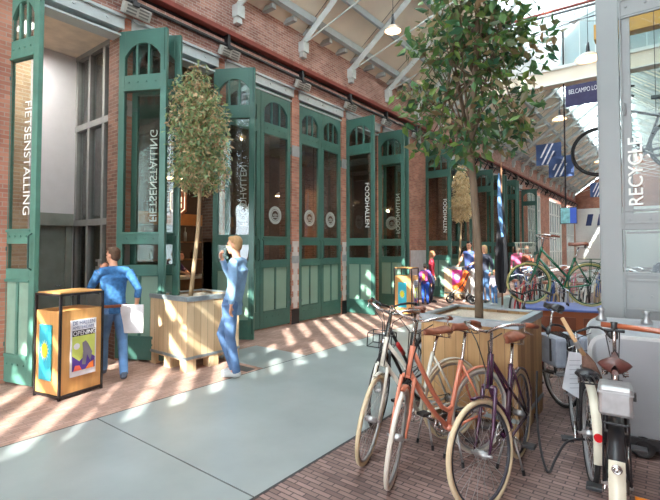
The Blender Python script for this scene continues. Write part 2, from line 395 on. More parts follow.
for k, yy in enumerate(YR):
    g = MB(); s = 0.055
    for x0, x1 in ((-6.36, RX), (RX, 2.76)):
        A = Vector((x0, yy, rz_(x0)-0.05)); B = Vector((x1, yy, rz_(x1)-0.05))
        g.tube([A, B], 0.085, 4, flat=0.75, up=(0.7, 0, 0.7))
    g.b2(-6.36, -6.2, yy-0.09, yy+0.09, 5.93, 6.16); g.b2(-6.36, -6.24, yy-0.06, yy+0.06, 5.82, 5.93)
    N0 = Vector((RX, yy, 7.55))
    for q in (Vector((-6.2, yy, 6.15)), Vector((2.6, yy, 6.15)), Vector((RX, yy, 9.6)), Vector((-3.9, yy, 8.0)), Vector((0.3, yy, 8.0))):
        m = q.lerp(N0, 0.45)
        g.tube([q, m, m.lerp(N0, 0.05), N0], 0.018, 6)
        g.tube([q.lerp(N0, 0.42), q.lerp(N0, 0.48)], 0.035, 6)
    g.ell(N0, (0.09, 0.05, 0.09), 10, 6)
    struct(trim(), g, mat('truss paint', srgb(196, 204, 202), rough=0.5))
# transverse glazed screen at the wide pier
g = MB(); g.b2(-4.4, 2.8, 13.0, 13.3, 6.02, 6.42); struct(trim(), g, BEIGE, bevel=0.01)
g = MB(); g.b2(-4.4, 2.8, 12.95, 13.05, 6.42, 6.5); g.b2(-4.4, 2.8, 12.9, 13.0, 6.0, 6.03)
for i in range(18): g.b2(-3.9+0.36*i, -3.9+0.36*i+0.02, 13.08, 13.12, 6.5, min(9.5, rz_(-3.9+0.36*i)))
struct(trim(), g, WHITE)
g = MB(); g.add([(-4.0, 13.1, 6.5), (0.4, 13.1, 6.5), (0.4, 13.1, 8.1), (RX, 13.1, 9.6), (-4.0, 13.1, 8.0)], [(0, 1, 2, 3, 4)])
g.add([(-4.0, 13.12, 6.5), (0.4, 13.12, 6.5), (0.4, 13.12, 8.1), (RX, 13.12, 9.6), (-4.0, 13.12, 8.0)], [(4, 3, 2, 1, 0)])
struct('window_3', g, GLASS_M)
g = MB(); g.add([(-2.2, 13.16, 6.5), (2.8, 13.16, 6.5), (2.8, 13.16, 8.0), (-1.5, 13.16, 7.9), (-2.2, 13.2, 7.2), (-2.2, 13.2, 6.5), (2.8, 13.2, 6.5), (2.8, 13.2, 8.0), (-1.5, 13.2, 7.9)], [(0, 1, 2, 3, 4), (4, 8, 7, 6, 5)]); struct(trim(), g, mat('pale ribbed board', srgb(206, 222, 224)))
g = MB(); g.tube([(-4.3, 12.3, 7.75), (2.8, 12.3, 7.6)], 0.035, 8); struct(trim(), g, RUST)
g = MB(); g.tube([(-4.3, 12.3, 7.66), (2.8, 12.3, 7.5)], 0.03, 8); g.tube([(-4.3, 12.3, 6.95), (RX, 12.3, 7.3), (2.8, 12.3, 7.3)], 0.015, 8); struct(trim(), g, mat('dark rods', srgb(96, 96, 100)))

# ------------------------------------------------------------------ rooms behind the left wall
g = MB(); g.b2(-8.1, -8.0, 2.6, 3.9, 0, 4.95); g.b2(-8.0, XB, 0.95, 1.05, 0, 4.95); struct('wall_cycle_park', g, mat('pale room plaster', srgb(206, 208, 212), rough=0.85, var=0.03))
g = MB(); g.b2(-8.1, XB, 0.95, 3.42, 4.9, 5.0); struct('ceiling_cycle_park', g, mat('beige room ceiling', srgb(226, 214, 196)))
g = MB()
for x in (-8.0, -7.55, -7.05, -6.8): g.b2(x, x+0.07, 3.28, 3.38, 0, 4.9)
for z in (2.0, 3.6, 4.82): g.b2(-8.0, XB, 3.27, 3.39, z, z+0.1)
g.b2(-8.0, -7.05, 3.30, 3.36, 0, 0.9)
struct('window_4', g, mat('grey frame paint', srgb(138, 142, 142)))
g = MB(); g.b2(-7.95, XB, 3.32, 3.335, 0.9, 4.8); struct('window_5', g, GLASS)
d = node('door_1', (-7.98, 2.62, 0))
g = MB(); g.b2(0, 0.09, 0, 0.1, 0, 2.12); g.b2(0, 0.09, 0.5, 0.6, 0, 2.12); g.b2(0, 0.12, 0, 0.6, 2.0, 2.2); g.build('door_frame', mat('grey green frame', srgb(128, 138, 132)), d)
MB().b2(0, 0.04, 0.1, 0.5, 0, 2.0).build('door_panel', mat('grey green panel', srgb(118, 128, 122)), d)
g = MB(); g.tube([(0.04, 0.44, 1.02), (0.09, 0.44, 1.02), (0.09, 0.36, 1.02)], 0.012, 8); g.build('handle', CHROME, d)
t = thing('ceiling_fitting', 'white ceiling fitting glowing inside the bike-park doorway', 'light', (-7.3, 2.3, 4.86))
MB().box((0, 0, 0), (0.5, 0.2, 0.06)).build('housing', WHITE, t); MB().box((0, 0, -0.035), (0.44, 0.15, 0.01)).build('diffuser', mat('lit diffuser', (1, 1, 1), emit=(1, 0.97, 0.9), es=2.5), t)
l = bpy.data.lights.new('room_glow', 'AREA'); l.energy = 36; l.size = 0.5; l.color = (1, 0.95, 0.88); lo = bpy.data.objects.new('room_glow', l); COL.objects.link(lo); lo.parent = t; lo.location = (0, 0, -0.06)
t = thing('intercom', 'small grey intercom box with a dark screen on the grey frame inside the bike-park doorway', 'intercom', (-7.0, 3.24, 1.35))
MB().box((0, 0, 0), (0.1, 0.05, 0.22)).build('case', ALU, t, bevel=0.006); MB().box((0, -0.028, 0.04), (0.06, 0.01, 0.07)).build('screen', BLACK, t)
g = MB(); g.b2(-8.1, -7.99, 0.95, 2.6, 0, 4.95); struct('wall_cycle_park_reflection', g, mat_brick('reflected buff brick', srgb(196, 172, 140), srgb(176, 148, 118), srgb(196, 184, 164), bw=0.2, rh=0.06))  # brick added to stand in for a reflection in the first leaf's glass
# food hall: floor continues, dark shell
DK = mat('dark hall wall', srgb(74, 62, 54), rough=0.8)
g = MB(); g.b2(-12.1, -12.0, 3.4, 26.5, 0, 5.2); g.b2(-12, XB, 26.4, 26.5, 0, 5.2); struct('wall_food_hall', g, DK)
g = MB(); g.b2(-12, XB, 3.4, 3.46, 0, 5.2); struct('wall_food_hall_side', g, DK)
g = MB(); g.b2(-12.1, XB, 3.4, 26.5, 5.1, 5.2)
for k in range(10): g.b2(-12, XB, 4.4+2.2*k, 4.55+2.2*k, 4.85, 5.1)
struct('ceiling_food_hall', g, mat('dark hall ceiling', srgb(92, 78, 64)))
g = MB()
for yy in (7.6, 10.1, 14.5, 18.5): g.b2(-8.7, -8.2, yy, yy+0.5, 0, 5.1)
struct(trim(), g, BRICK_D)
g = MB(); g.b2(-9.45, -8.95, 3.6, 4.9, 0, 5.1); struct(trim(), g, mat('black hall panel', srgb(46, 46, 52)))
t = thing('bar_counter', 'long timber-fronted bar counter inside the open food hall doorway', 'counter', (-8.0, 4.2, 0))
MB().b2(-0.25, 0.25, 0.1, 6.0, 0, 1.0).build('counter_front', mat('counter timber', srgb(128, 88, 56)), t)
MB().b2(-0.3, 0.32, 0.05, 6.05, 1.0, 1.05).build('counter_top', mat('counter top', srgb(196, 180, 160)), t)
t = thing('bar_shelf', 'timber shelf unit with lit header above the food hall bar', 'shelf', (-8.9, 4.3, 0))
g = MB(); g.b2(-0.05, 0.25, 0.2, 3.0, 2.15, 2.4); g.build('header', mat('header timber', srgb(178, 118, 66)), t)
g = MB(); g.b2(0, 0.2, 0.2, 3.0, 1.35, 1.38); g.b2(0, 0.2, 0.2, 3.0, 1.75, 1.78); g.b2(0, 0.2, 0.2, 0.24, 0, 2.2); g.b2(0, 0.2, 2.96, 3.0, 0, 2.2); g.build('shelf_board', mat('shelf timber', srgb(140, 100, 66)), t)
BC = [srgb(190, 150, 60), srgb(60, 90, 50), srgb(150, 60, 40), srgb(210, 210, 200), srgb(70, 50, 40)]
for k in range(14):
    h = 0.22+0.05*(k % 3); z0 = 1.382 if k % 2 else 1.782
    b = MB().lathe([(0.0, 0), (0.035, 0), (0.035, h*0.6), (0.012, h*0.75), (0.012, h), (0, h)], 10).build('bottle', mat('bottle %d' % (k % 5), BC[k % 5], rough=0.2), smooth=True)
    b.location = (-8.8, 4.65+0.17*k, z0)
    tag(b, ['amber', 'green', 'red', 'white', 'brown'][k % 5]+' bottle, %s from the doorway on the %s food hall shelf' % (['first', 'second', 'third', 'fourth', 'fifth', 'sixth', 'seventh'][k//2], 'lower' if k % 2 else 'upper'), 'bottle', 'bottles behind the bar')
t = thing('hexagon_sign', 'pointed hexagonal timber sign with light lettering hanging in the food hall doorway', 'sign', (-7.6, 5.02, 2.55))
hx = [(-0.17, -0.2), (0, -0.34), (0.17, -0.2), (0.17, 0.2), (0, 0.34), (-0.17, 0.2)]
g = MB(); g.M = Matrix.Rotation(R(37), 4, 'Z'); g.prism(hx, -0.02, 0.02); g.build('sign_board', mat('copper timber', srgb(184, 110, 66)), t)
g = MB(); g.M = Matrix.Rotation(R(37), 4, 'Z')
for i in range(6):
    a = Vector((hx[i][0]*0.8, -0.025, hx[i][1]*0.8)); b = Vector((hx[(i+1) % 6][0]*0.8, -0.025, hx[(i+1) % 6][1]*0.8)); g.tube([a, b], 0.008, 6)
for x in (-0.06, 0, 0.06): g.b2(x-0.02, x+0.02, -0.03, -0.02, 0.0, 0.08)
g.b2(-0.08, 0.08, -0.03, -0.02, -0.02, -0.005)
for x in (-0.07, 0.0, 0.06): g.b2(x-0.015, x+0.02, -0.03, -0.02, -0.13, -0.05)
g.build('sign_lines', mat('sign glow', srgb(245, 215, 170), emit=(1, 0.75, 0.5), es=1.5), t)
MB().tube([(0, 0, 0.34), (0, 0, 2.4)], 0.006, 6).build('hanger', BLACK, t)

def pendant(loc, top, label, r=0.17, group=None, e=18):
    t = thing('pendant_lamp', label, 'lamp', loc, 0, group)
    if top > 6: top = rz_(loc[0])+0.2
    MB().lathe([(0.02, 0.2), (0.035, 0.16), (0.05, 0.09), (r*0.55, 0.07), (r*0.9, 0.01), (r, -0.03), (r*0.97, -0.03), (r*0.85, 0.0), (0.04, 0.05)], 24).build('lamp_shade', mat('lamp enamel', srgb(226, 206, 184), rough=0.3), t, smooth=True)
    MB().lathe([(0.0, 0.32), (0.022, 0.31), (0.032, 0.22), (0.04, 0.14), (0.06, 0.08)], 16).build('socket', BLACK, t, smooth=True)
    MB().ell((0, 0, -0.0), (0.05, 0.05, 0.06)).build('bulb', WARM, t, smooth=True)
    MB().tube([(0, 0, 0.3), (0, 0, top-loc[2])], 0.006, 6).build('cable', BLACK, t)
    l = bpy.data.lights.new('lamp_glow', 'POINT'); l.energy = e; l.color = (1, 0.68, 0.4); l.shadow_soft_size = 0.05
    lo = bpy.data.objects.new('lamp_glow', l); COL.objects.link(lo); lo.parent = t; lo.location = (0, 0, -0.08)
    return t
pendant((-4.3, 7.7, 6.03), 7.7, 'enamel pendant lamp glowing beside the brick wall, nearest the big tree', 0.16)
pendant((-1.2, 10.2, 5.5), 9.1, 'large enamel pendant lamp hanging just above the purple banner', 0.24)
pendant((-2.9, 17.0, 6.15), 8.7, 'enamel pendant lamp hanging above the striped blue banners', 0.24)
pendant((-2.6, 26.0, 6.0), 8.7, 'far pendant lamp hanging below the striped blue banners', 0.3)
pendant((-2.4, 32.0, 6.6), 8.7, 'farthest pendant lamp glowing before the brick gable', 0.35)
pendant((-8.6, 5.6, 3.2), 5.1, 'dome lamp hanging inside the food hall doorway above the hexagonal sign', 0.24, e=60)
for k, (x, yy) in enumerate(((-8.5, 8.9), (-9.6, 11.5), (-8.6, 16.5))):
    pendant((x, yy, 3.1), 5.1, ['pendant lamp glowing behind the first closed green doors', 'pendant lamp glowing deep in the dark food hall', 'pendant lamp inside the food hall past the wide pier'][k], 0.2, e=55)
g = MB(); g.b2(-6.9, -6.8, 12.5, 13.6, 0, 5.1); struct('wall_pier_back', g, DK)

# linear wall lights on the piers
names = ['over the bike-park doorway', 'over the brick pier left of the standing man', 'over the pier between the two pairs of closed doors', 'over the pier beside the first open lettered leaf', 'over the pier between the lettered leaves', 'over the pier before the wide brick pier']
for i, yy in enumerate([3.33, 5.09, 7.12, 8.94, 10.74, 12.6]):
    t = thing('wall_light', 'grey louvred strip light '+names[i], 'light', (XW+0.16, yy+0.05, 5.17), 0)
    t.rotation_euler = (0, R(25), 0)
    MB().box((0, 0, 0), (0.1, 0.42, 0.16)).build('housing', mat('strip housing', srgb(176, 178, 172)), t, bevel=0.008)
    g = MB()
    for z in (-0.045, 0.0, 0.045): g.b2(0.05, 0.058, -0.17, -0.02, z-0.012, z+0.012); g.b2(0.05, 0.058, 0.02, 0.17, z-0.012, z+0.012)
    g.build('louvre', mat('louvre dark', srgb(110, 112, 110)), t)
    MB().tube([(-0.04, 0, 0.06), (-0.14, 0, 0.1)], 0.02, 8).build('bracket', BLACK, t)

# ------------------------------------------------------------------ green door leaves
TXT = mat('frosted lettering', srgb(232, 236, 232), rough=0.5, var=0.02)
_d = [1]
def leaf(hx, hy, wd, theta, hand, txt=None, logo=False, GM=GREEN, GP=GREEN_L, H=4.83, detail=True, tz=3.2, ts=0.17):
    """hand 'L': hinged at the near jamb, 'R': at the far jamb; theta is how far it stands open"""
    _d[0] += 1
    rz = R(90-theta) if hand == 'L' else R(-90+theta)
    o = -1 if hand == 'L' else 1          # which local y side is the outer face
    d = node('door_%d' % _d[0], (hx, hy, 0.03), rz)
    st = 0.098; T = 0.03; g = MB()
    g.b2(0, st, -T, T, 0, H); g.b2(wd-st, wd, -T, T, 0, H)
    x0, x1 = st, wd-st
    for a, b in ((0, 0.34), (1.2, 1.36), (1.66, 1.84), (3.92, 4.16)): g.b2(x0, x1, -T, T, a, b)
    # arched head
    n = 10; poly = [(x0, H)]
    for i in range(n+1):
        u_ = -1+2*i/n; poly.append(((x0+x1)/2+(x1-x0)/2*u_, 4.44+0.19*(1-abs(u_)**2.4)))
    poly += [(x1, H)]
    g.prism(poly, -T, T)
    wi = x1-x0
    for k in (1, 2): g.b2(x0+wi*k/3-0.018, x0+wi*k/3+0.018, -T*0.7, T*0.7, 4.16, 4.64)
    g.b2((x0+x1)/2-0.02, (x0+x1)/2+0.02, -T, T, 0.34, 1.2)
    # raised mouldings and bolts on the rails
    for s in (-1, 1):
        yo = s*T
        for z in (1.2, 1.80, 3.92): g.b2(x0-0.02, x1+0.02, min(yo, yo+s*0.015), max(yo, yo+s*0.015), z, z+0.03)
        g.b2(x0, x1, min(yo, yo+s*0.012), max(yo, yo+s*0.012), 0.30, 0.34)
        if detail:
            for z in (0.22, 1.75, 4.05):
                for k in range(4): g.tube([(x0+wi*(k+0.5)/4, yo, z), (x0+wi*(k+0.5)/4, yo+s*0.014, z)], 0.014, 6)
    g.build('door_frame', GM, d, bevel=0.004 if detail else 0)
    g = MB(); g.b2(x0, (x0+x1)/2-0.02, -0.012, 0.012, 0.34, 1.2); g.b2((x0+x1)/2+0.02, x1, -0.012, 0.012, 0.34, 1.2)
    g.build('lower_panel', GP, d, label='pale green lower panel')
    MB().b2(x0, x1, -0.004, 0.004, 1.84, 3.92).build('tall_pane', GLASS, d)
    MB().b2(x0, x1, -0.004, 0.004, 1.36, 1.66).build('small_pane', GLASS, d)
    MB().b2(x0, x1, -0.004, 0.004, 4.16, 4.63).build('arched_pane', GLASS, d)
    if detail:
        for z in (0.45, 1.6, 3.7):
            h = MB(); h.tube([(-0.015, o*0.03, z-0.08), (-0.015, o*0.03, z+0.08)], 0.018, 8); h.b2(-0.01, 0.1, min(o*T, o*(T+0.01)), max(o*T, o*(T+0.01)), z-0.025, z+0.025); h.build('hinge', mat('hinge grey', srgb(84, 110, 108)), d)
        h = MB(); h.tube([(wd-0.05, o*0.03, 1.35), (wd-0.05, o*0.07, 1.38), (wd-0.05, o*0.07, 1.75), (wd-0.05, o*0.03, 1.78)], 0.01, 8)
        h.build('handle', mat('dark green iron', srgb(40, 80, 74)), d)
        h = MB(); h.tube([(wd-0.03, -o*0.035, 0.1), (wd-0.03, -o*0.035, 1.1)], 0.008, 6); h.tube([(wd-0.03, -o*0.035, 4.2), (wd-0.03, -o*0.035, 4.82)], 0.008, 6); h.build('door_bolt', mat('dark green iron', srgb(40, 80, 74)), d)
    if txt:
        y0 = o*0.006
        if hand == 'L': lettering('lettering', txt, ts, TXT, d, (x1-0.17, y0, tz), (0, 0, -1), (1, 0, 0))
        else: lettering('lettering', txt, ts, TXT, d, (x1-0.17, y0, 1.98), (0, 0, 1), (1, 0, 0))
    if logo:
        cx = (x0+x1)/2; y0 = o*0.007
        l = MB(); l.M = Matrix.Translation((cx, y0, 2.28)); l.ring((0, 0, 0), (0, 1, 0), 0.155, 0.03, 32, 4, flat=0.06); l.ring((0, 0, 0), (0, 1, 0), 0.105, 0.012, 28, 4, flat=0.1)
        for k in range(-2, 3): l.b2(k*0.028-0.006, k*0.028+0.006, -0.002, 0.002, -0.035+abs(k)*0.008, 0.04-abs(k)*0.01)
        l.b2(-0.075, 0.075, -0.002, 0.002, -0.055, -0.04)
        l.build('round_emblem', mat('frosted emblem', srgb(170, 178, 174), rough=0.6), d)
    return d
leaf(-6.5, 1.87, 0.62, 76, 'L', 'FIETSENSTALLING', tz=3.40, ts=0.175, GM=mat('sunlit green paint', srgb(86, 136, 122), rough=0.4), GP=mat('sunlit pale green paint', srgb(136, 170, 152)))  # sunlight put into the lighter greens of this nearest leaf
leaf(-6.44, 3.25, 0.78, 116, 'R', 'FIETSENSTALLING', ts=0.17)
leaf(-6.44, 3.45, 0.77, 58, 'L', 'FOODHALLEN')
leaf(-6.44, 4.97, 0.76, 121, 'R', 'FOODHALLEN')
for a, b in (OPEN[2], OPEN[3]):
    leaf(-6.45, a+0.02, (b-a)/2-0.025, 0, 'L', logo=True); leaf(-6.45, b-0.02, (b-a)/2-0.025, 0, 'R', logo=True)
leaf(-6.42, 9.06, 0.84, 90, 'L', 'FOODHALLEN')
leaf(-6.42, 10.64, 0.8, 92, 'R', 'FOODHALLEN', logo=True)
leaf(-6.42, 10.88, 0.78, 84, 'L'); leaf(-6.45, 12.40, 0.76, 0, 'R')
leaf(-6.42, 13.67, 0.9, 91, 'L', 'FOODHALLEN', detail=False); leaf(-6.42, 15.5, 0.9, 96, 'R', detail=False)
leaf(-6.45, 15.8, 0.84, 0, 'L', detail=False); leaf(-6.45, 17.48, 0.84, 0, 'R', detail=False)
leaf(-6.42, 18.42, 0.78, 90, 'L', detail=False); leaf(-6.42, 20.0, 0.78, 92, 'R', detail=False)
leaf(-6.42, 22.0, 0.8, 90, 'R', detail=False); leaf(-6.42, 20.42, 0.78, 92, 'L', detail=False)
leaf(-6.42, 22.32, 0.8, 90, 'L', detail=False); leaf(-6.45, 23.98, 0.8, 10, 'R', detail=False)
leaf(-6.42, 26.0, 0.8, 92, 'R', detail=False)
for k, (a, b) in enumerate(OPEN[12:]):   # tall white windows
    g = MB(); n = 5
    for i in range(n+1): yy = a+(b-a)*i/n; g.b2(-6.5, -6.38, yy-0.05, yy+0.05, 0.1, 4.86)
    for z in (0.1, 1.3, 2.6, 3.9, 4.8): g.b2(-6.5, -6.38, a, b, z, z+0.08)
    struct('window_%d' % (6+k), g, WHITE)
    MB_ = MB().b2(-6.46, -6.45, a, b, 0.1, 4.8); struct('window_%d' % (16+k), MB_, mat('bright pane', srgb(200, 214, 216), rough=0.1))

# ------------------------------------------------------------------ grey bike-shop door leaf, partition
GY = 5.55
d = node('door_1000', (-0.57, GY, 0.03)); d.name = 'door_60'
W9 = 1.0; g = MB(); T = 0.04
g.b2(0, 0.2, -T, T, 0, 4.83); g.b2(W9-0.13, W9, -T, T, 0, 4.83); g.b2(0.225, 0.30, -T*0.8, T*0.8, 1.97, 4.06)
for a, b in ((0, 0.34), (0.99, 1.36-0.0), (1.80, 1.97), (4.06, 4.24)): g.b2(0.2, W9-0.13, -T, T, a, b)
g.b2(0.2, W9-0.13, -T*0.4, T*0.4, 0.34, 0.99)
g.b2(0.2, W9-0.13, -T, T, 4.66, 4.83)
for k in (1, 2): g.b2(0.2+0.67*k/3-0.02, 0.2+0.67*k/3+0.02, -T*0.7, T*0.7, 4.24, 4.7)
for z in (0.97, 1.27, 1.86, 1.99, 4.03, 4.22): g.b2(0.21, W9-0.13, -T-0.014, -T, z, z+0.02)
for z in (0.38, 1.32, 1.76): g.b2(0.24, W9-0.17, -T-0.012, -T, z, z+0.02)
g.b2(0.21, 0.225, -T-0.02, -T, 0.34, 4.4); g.b2(0.012, 0.02, -T-0.004, -T, 0, 4.8)
for z in (1.12, 1.91, 4.15):
    for k in range(4): g.tube([(0.27+0.17*k, -T, z), (0.27+0.17*k, -T-0.016, z)], 0.014, 8)
g.build('door_frame', GREY_D, d, bevel=0.005)
MB().b2(0.2, W9-0.13, -0.004, 0.004, 1.97, 4.66).build('tall_pane', mat_glass('shop glass', (0.80, 0.84, 0.82), gloss=0.015), d)
MB().b2(0.2, W9-0.13, -0.004, 0.004, 1.36, 1.80).build('small_pane', mat_glass('shop glass', (0.80, 0.84, 0.82), gloss=0.015), d)
lettering('lettering', 'RECYCLE', 0.175, TXT, d, (0.385, -0.05, 2.04), (0, 0, 1), (-1, 0, 0), bold=0.002)
g = MB(); g.tube([(0.245, -T-0.02, 3.0), (0.245, -T-0.02, 3.12)], 0.012, 8); g.build('hinge', GREY_D, d)
struct(trim(), MB().b2(W9-0.57, W9-0.3, GY-0.12, GY+0.12, 0, 6.1), GREY_D, bevel=0.01)
struct('wall_shop', MB().b2(W9-0.3, 2.8, GY-0.06, GY+0.06, 0, 5.0), GREY_D)
struct(trim(), MB().b2(-0.9, 2.8, 8.4, 8.6, 5.1, 5.35), mat('yellow crane beam', srgb(214, 160, 62), rough=0.4))

# ------------------------------------------------------------------ planters and trees
def planter(name, label, loc, s, h, cm, feet=0.15, cat='planter', rz=0.0):
    t = thing(name, label, cat, loc, rz)
    g = MB(); e = s/2
    g.b2(-e, e, -e, -e+0.03, feet, h); g.b2(-e, e, e-0.03, e, feet, h); g.b2(-e, -e+0.03, -e+0.03, e-0.03, feet, h); g.b2(e-0.03, e, -e+0.03, e-0.03, feet, h)
    g.build('plank_side', cm, t, bevel=0.003)
    g = MB()
    for a, b in ((-e-0.01, -e+0.06), (e-0.06, e+0.01)):
        g.b2(-e-0.01, e+0.01, a, b, h, h+0.018); g.b2(a, b, -e+0.06, e-0.06, h, h+0.018)
    for q in (-1, 1):
        g.b2(-e-0.012, e+0.012, *sorted((q*e, q*(e+0.012))), h-0.04, h+0.01); g.b2(*sorted((q*e, q*(e+0.012))), -e, e, h-0.04, h+0.01)
    g.build('metal_rim', GALV, t)
    g = MB()
    for q in (-1, 1):
        g.b2(-e-0.008, e+0.008, *sorted((q*e, q*(e+0.01))), feet+0.02, feet+0.055); g.b2(*sorted((q*e, q*(e+0.01))), -e, e, feet+0.02, feet+0.055)
    g.build('metal_band', GALV, t)
    MB().b2(-e+0.03, e-0.03, -e+0.03, e-0.03, feet, h-0.03).build('soil', SAND, t)
    for sx in (-1, 0, 1):
        for sy in (-1, 0, 1):
            if sx == 0 and sy == 0: continue
            MB().box((sx*(e-0.075), sy*(e-0.075), feet/2), (0.15, 0.15, feet)).build('foot', cm, t)
    return t
def foliage(blobs, n, size, seed, hang=0.3, aspect=0.45, fold=0.25):
    """leaf blades scattered in the shells of blobs (centre, radii)"""
    rnd = random.Random(seed); g = MB(); vol = [b[1][0]*b[1][1]*b[1][2] for b in blobs]; tot = sum(vol)
    for b, vv in zip(blobs, vol):
        for _ in range(int(n*vv/tot)):
            while True:
                p = Vector((rnd.uniform(-1, 1), rnd.uniform(-1, 1), rnd.uniform(-1, 1)))
                if 0.15 < p.length < 1: break
            p = p*(0.55+0.45*rnd.random()) if rnd.random() < 0.3 else p
            c = Vector(b[0])+Vector((p.x*b[1][0], p.y*b[1][1], p.z*b[1][2]))
            dr = Vector((rnd.uniform(-1, 1), rnd.uniform(-1, 1), rnd.uniform(-1, 0.6)-hang)).normalized()
            sd = dr.cross(Vector((rnd.uniform(-1, 1), rnd.uniform(-1, 1), rnd.uniform(0.2, 1)))).normalized(); up = dr.cross(sd)
            L = size*rnd.uniform(0.6, 1.25); w = L*aspect*0.5
            vs = [c, c+dr*L*0.4+sd*w+up*w*fold, c+dr*L, c+dr*L*0.4-sd*w+up*w*fold, c+dr*L*0.4]
            g.v += [tuple(q) for q in vs]; k = len(g.v)-5
            g.f += [(k, k+1, k+4), (k+1, k+2, k+4), (k, k+4, k+3), (k+4, k+2, k+3)]
    return g
def tree(name, label, loc, trunk, tr, blobs, n, size, lm, bm, seed, **k):
    t = thing(name, label, 'tree', loc)
    g = MB(); g.tube(trunk, tr, 10); g.build('trunk', bm, t, smooth=True)
    rnd = random.Random(seed+1); g = MB(); top = Vector(trunk[-1])
    for b in blobs:
        for _ in range(6):
            i = rnd.randint(len(trunk)//2, len(trunk)-1); s0 = Vector(trunk[i])
            e = Vector(b[0])+Vector([rnd.uniform(-.75, .75)*b[1][j] for j in range(3)])
            m = s0.lerp(e, 0.5)+Vector((0, 0, 0.08)); g.tube([s0, m, e], [0.012, 0.007, 0.003], 5)
    g.build('branches', bm, t, smooth=True)
    foliage(blobs, n, size, seed, **k).build('foliage', lm, t)
    return t
planter('tree_planter', 'large weathered plank planter box behind the parked bicycles, holding the tall leafy tree', (-1.485, 4.45, 0), 0.90, 0.98, CRATE_D, feet=0.12)
LG = mat_leaf('glossy green leaves', [srgb(44, 76, 54), srgb(74, 116, 66), srgb(118, 150, 70), srgb(56, 104, 82), srgb(90, 136, 84), srgb(160, 136, 104), srgb(60, 96, 66)])
bl = [((0, 0, 3.9), (0.55, 0.55, 0.75)), ((-0.45, -0.15, 3.15), (0.36, 0.36, 0.34)), ((0.25, 0.1, 3.05), (0.40, 0.4, 0.36)), ((-0.12, 0, 2.75), (0.36, 0.36, 0.3)),
      ((-0.40, -0.2, 3.75), (0.30, 0.3, 0.26)), ((0.40, 0.25, 3.7), (0.34, 0.34, 0.34)), ((0.28, 0.2, 2.75), (0.24, 0.24, 0.24)), ((-0.42, -0.2, 2.72), (0.2, 0.2, 0.16)), ((0.0, 0.0, 4.8), (0.5, 0.5, 0.6))]
tree('leafy_tree', 'tall broad-leaved tree rising out of the planter behind the bicycles', (-1.51, 4.37, 0.95),
     [(0.03, -0.03, -0.02), (0.02, 0, 0.6), (-0.02, 0.02, 1.2), (-0.05, 0, 1.7), (0, 0, 2.4), (0.03, 0.02, 3.0), (0, 0, 3.8)], [0.043, 0.040, 0.038, 0.035, 0.03, 0.022, 0.01],
     [((b[0][0], b[0][1], b[0][2]-0.95), b[1]) for b in bl], 2700, 0.125, LG, BARK, 3, aspect=0.5)
planter('tree_planter', 'pale plank planter box beside the standing man in the denim shirt', (-5.49, 3.93, 0), 0.89, 0.965, CRATE_L, feet=0.14)
LB = mat_leaf('mixed green and dry leaves', [srgb(92, 130, 92), srgb(160, 180, 124), srgb(120, 154, 120), srgb(208, 186, 148), srgb(168, 136, 106), srgb(134, 166, 108)])
bl = [((0, 0, 2.55), (0.42, 0.42, 0.55)), ((0.05, 0, 1.85), (0.40, 0.4, 0.35)), ((-0.12, 0, 3.0), (0.32, 0.32, 0.32)), ((0.18, 0.05, 2.2), (0.30, 0.3, 0.4)), ((-0.2, 0, 1.95), (0.3, 0.3, 0.35)), ((0.0, 0, 3.25), (0.16, 0.16, 0.2))]
tree('clipped_tree', 'slender tree with dense small drying leaves rising from the planter beside the standing man', (-5.47, 3.94, 0.93),
     [(-0.12, -0.02, -0.02), (-0.06, 0, 0.5), (0.02, 0, 1.0), (0.05, 0, 1.5), (0, 0, 2.2), (0, 0, 3.1)], [0.034, 0.032, 0.03, 0.026, 0.018, 0.006], [(b[0], tuple(q*1.12 for q in b[1])) for b in bl], 6800, 0.08, LB, BARK_P, 9, aspect=0.42)
planter('tree_planter', 'distant plank planter box holding the pale dried tree', (-5.33, 14.0, 0), 0.84, 1.0, CRATE_L)
LP = mat_leaf('dried beige leaves', [srgb(236, 216, 172), srgb(212, 188, 142), srgb(246, 232, 196), srgb(186, 164, 120)])
tree('dried_tree', 'small tree of dried beige leaves in the distant planter', (-5.36, 14.0, 0.97), [(-0.05, 0, -0.02), (0, 0, 0.8), (0.05, 0, 1.6), (0, 0, 3.0)], [0.035, 0.03, 0.025, 0.01],
     [((0.05, 0, 2.0), (0.44, 0.44, 0.5)), ((0.05, 0, 2.7), (0.3, 0.3, 0.5)), ((0.03, 0, 3.2), (0.15, 0.15, 0.25))], 2600, 0.12, LP, BARK_P, 21)
t = thing('pink_poster', 'pink poster with a pale round emblem on the distant planter', 'poster', (-5.30, 13.555, 0.62))
MB().box((0, 0, 0), (0.34, 0.008, 0.62)).build('sheet', mat('pink print', srgb(222, 70, 150)), t)
MB().tube([(0, -0.005, 0.1), (0, -0.009, 0.1)], 0.1, 20).build('emblem', mat('pale lilac print', srgb(230, 214, 232)), t)

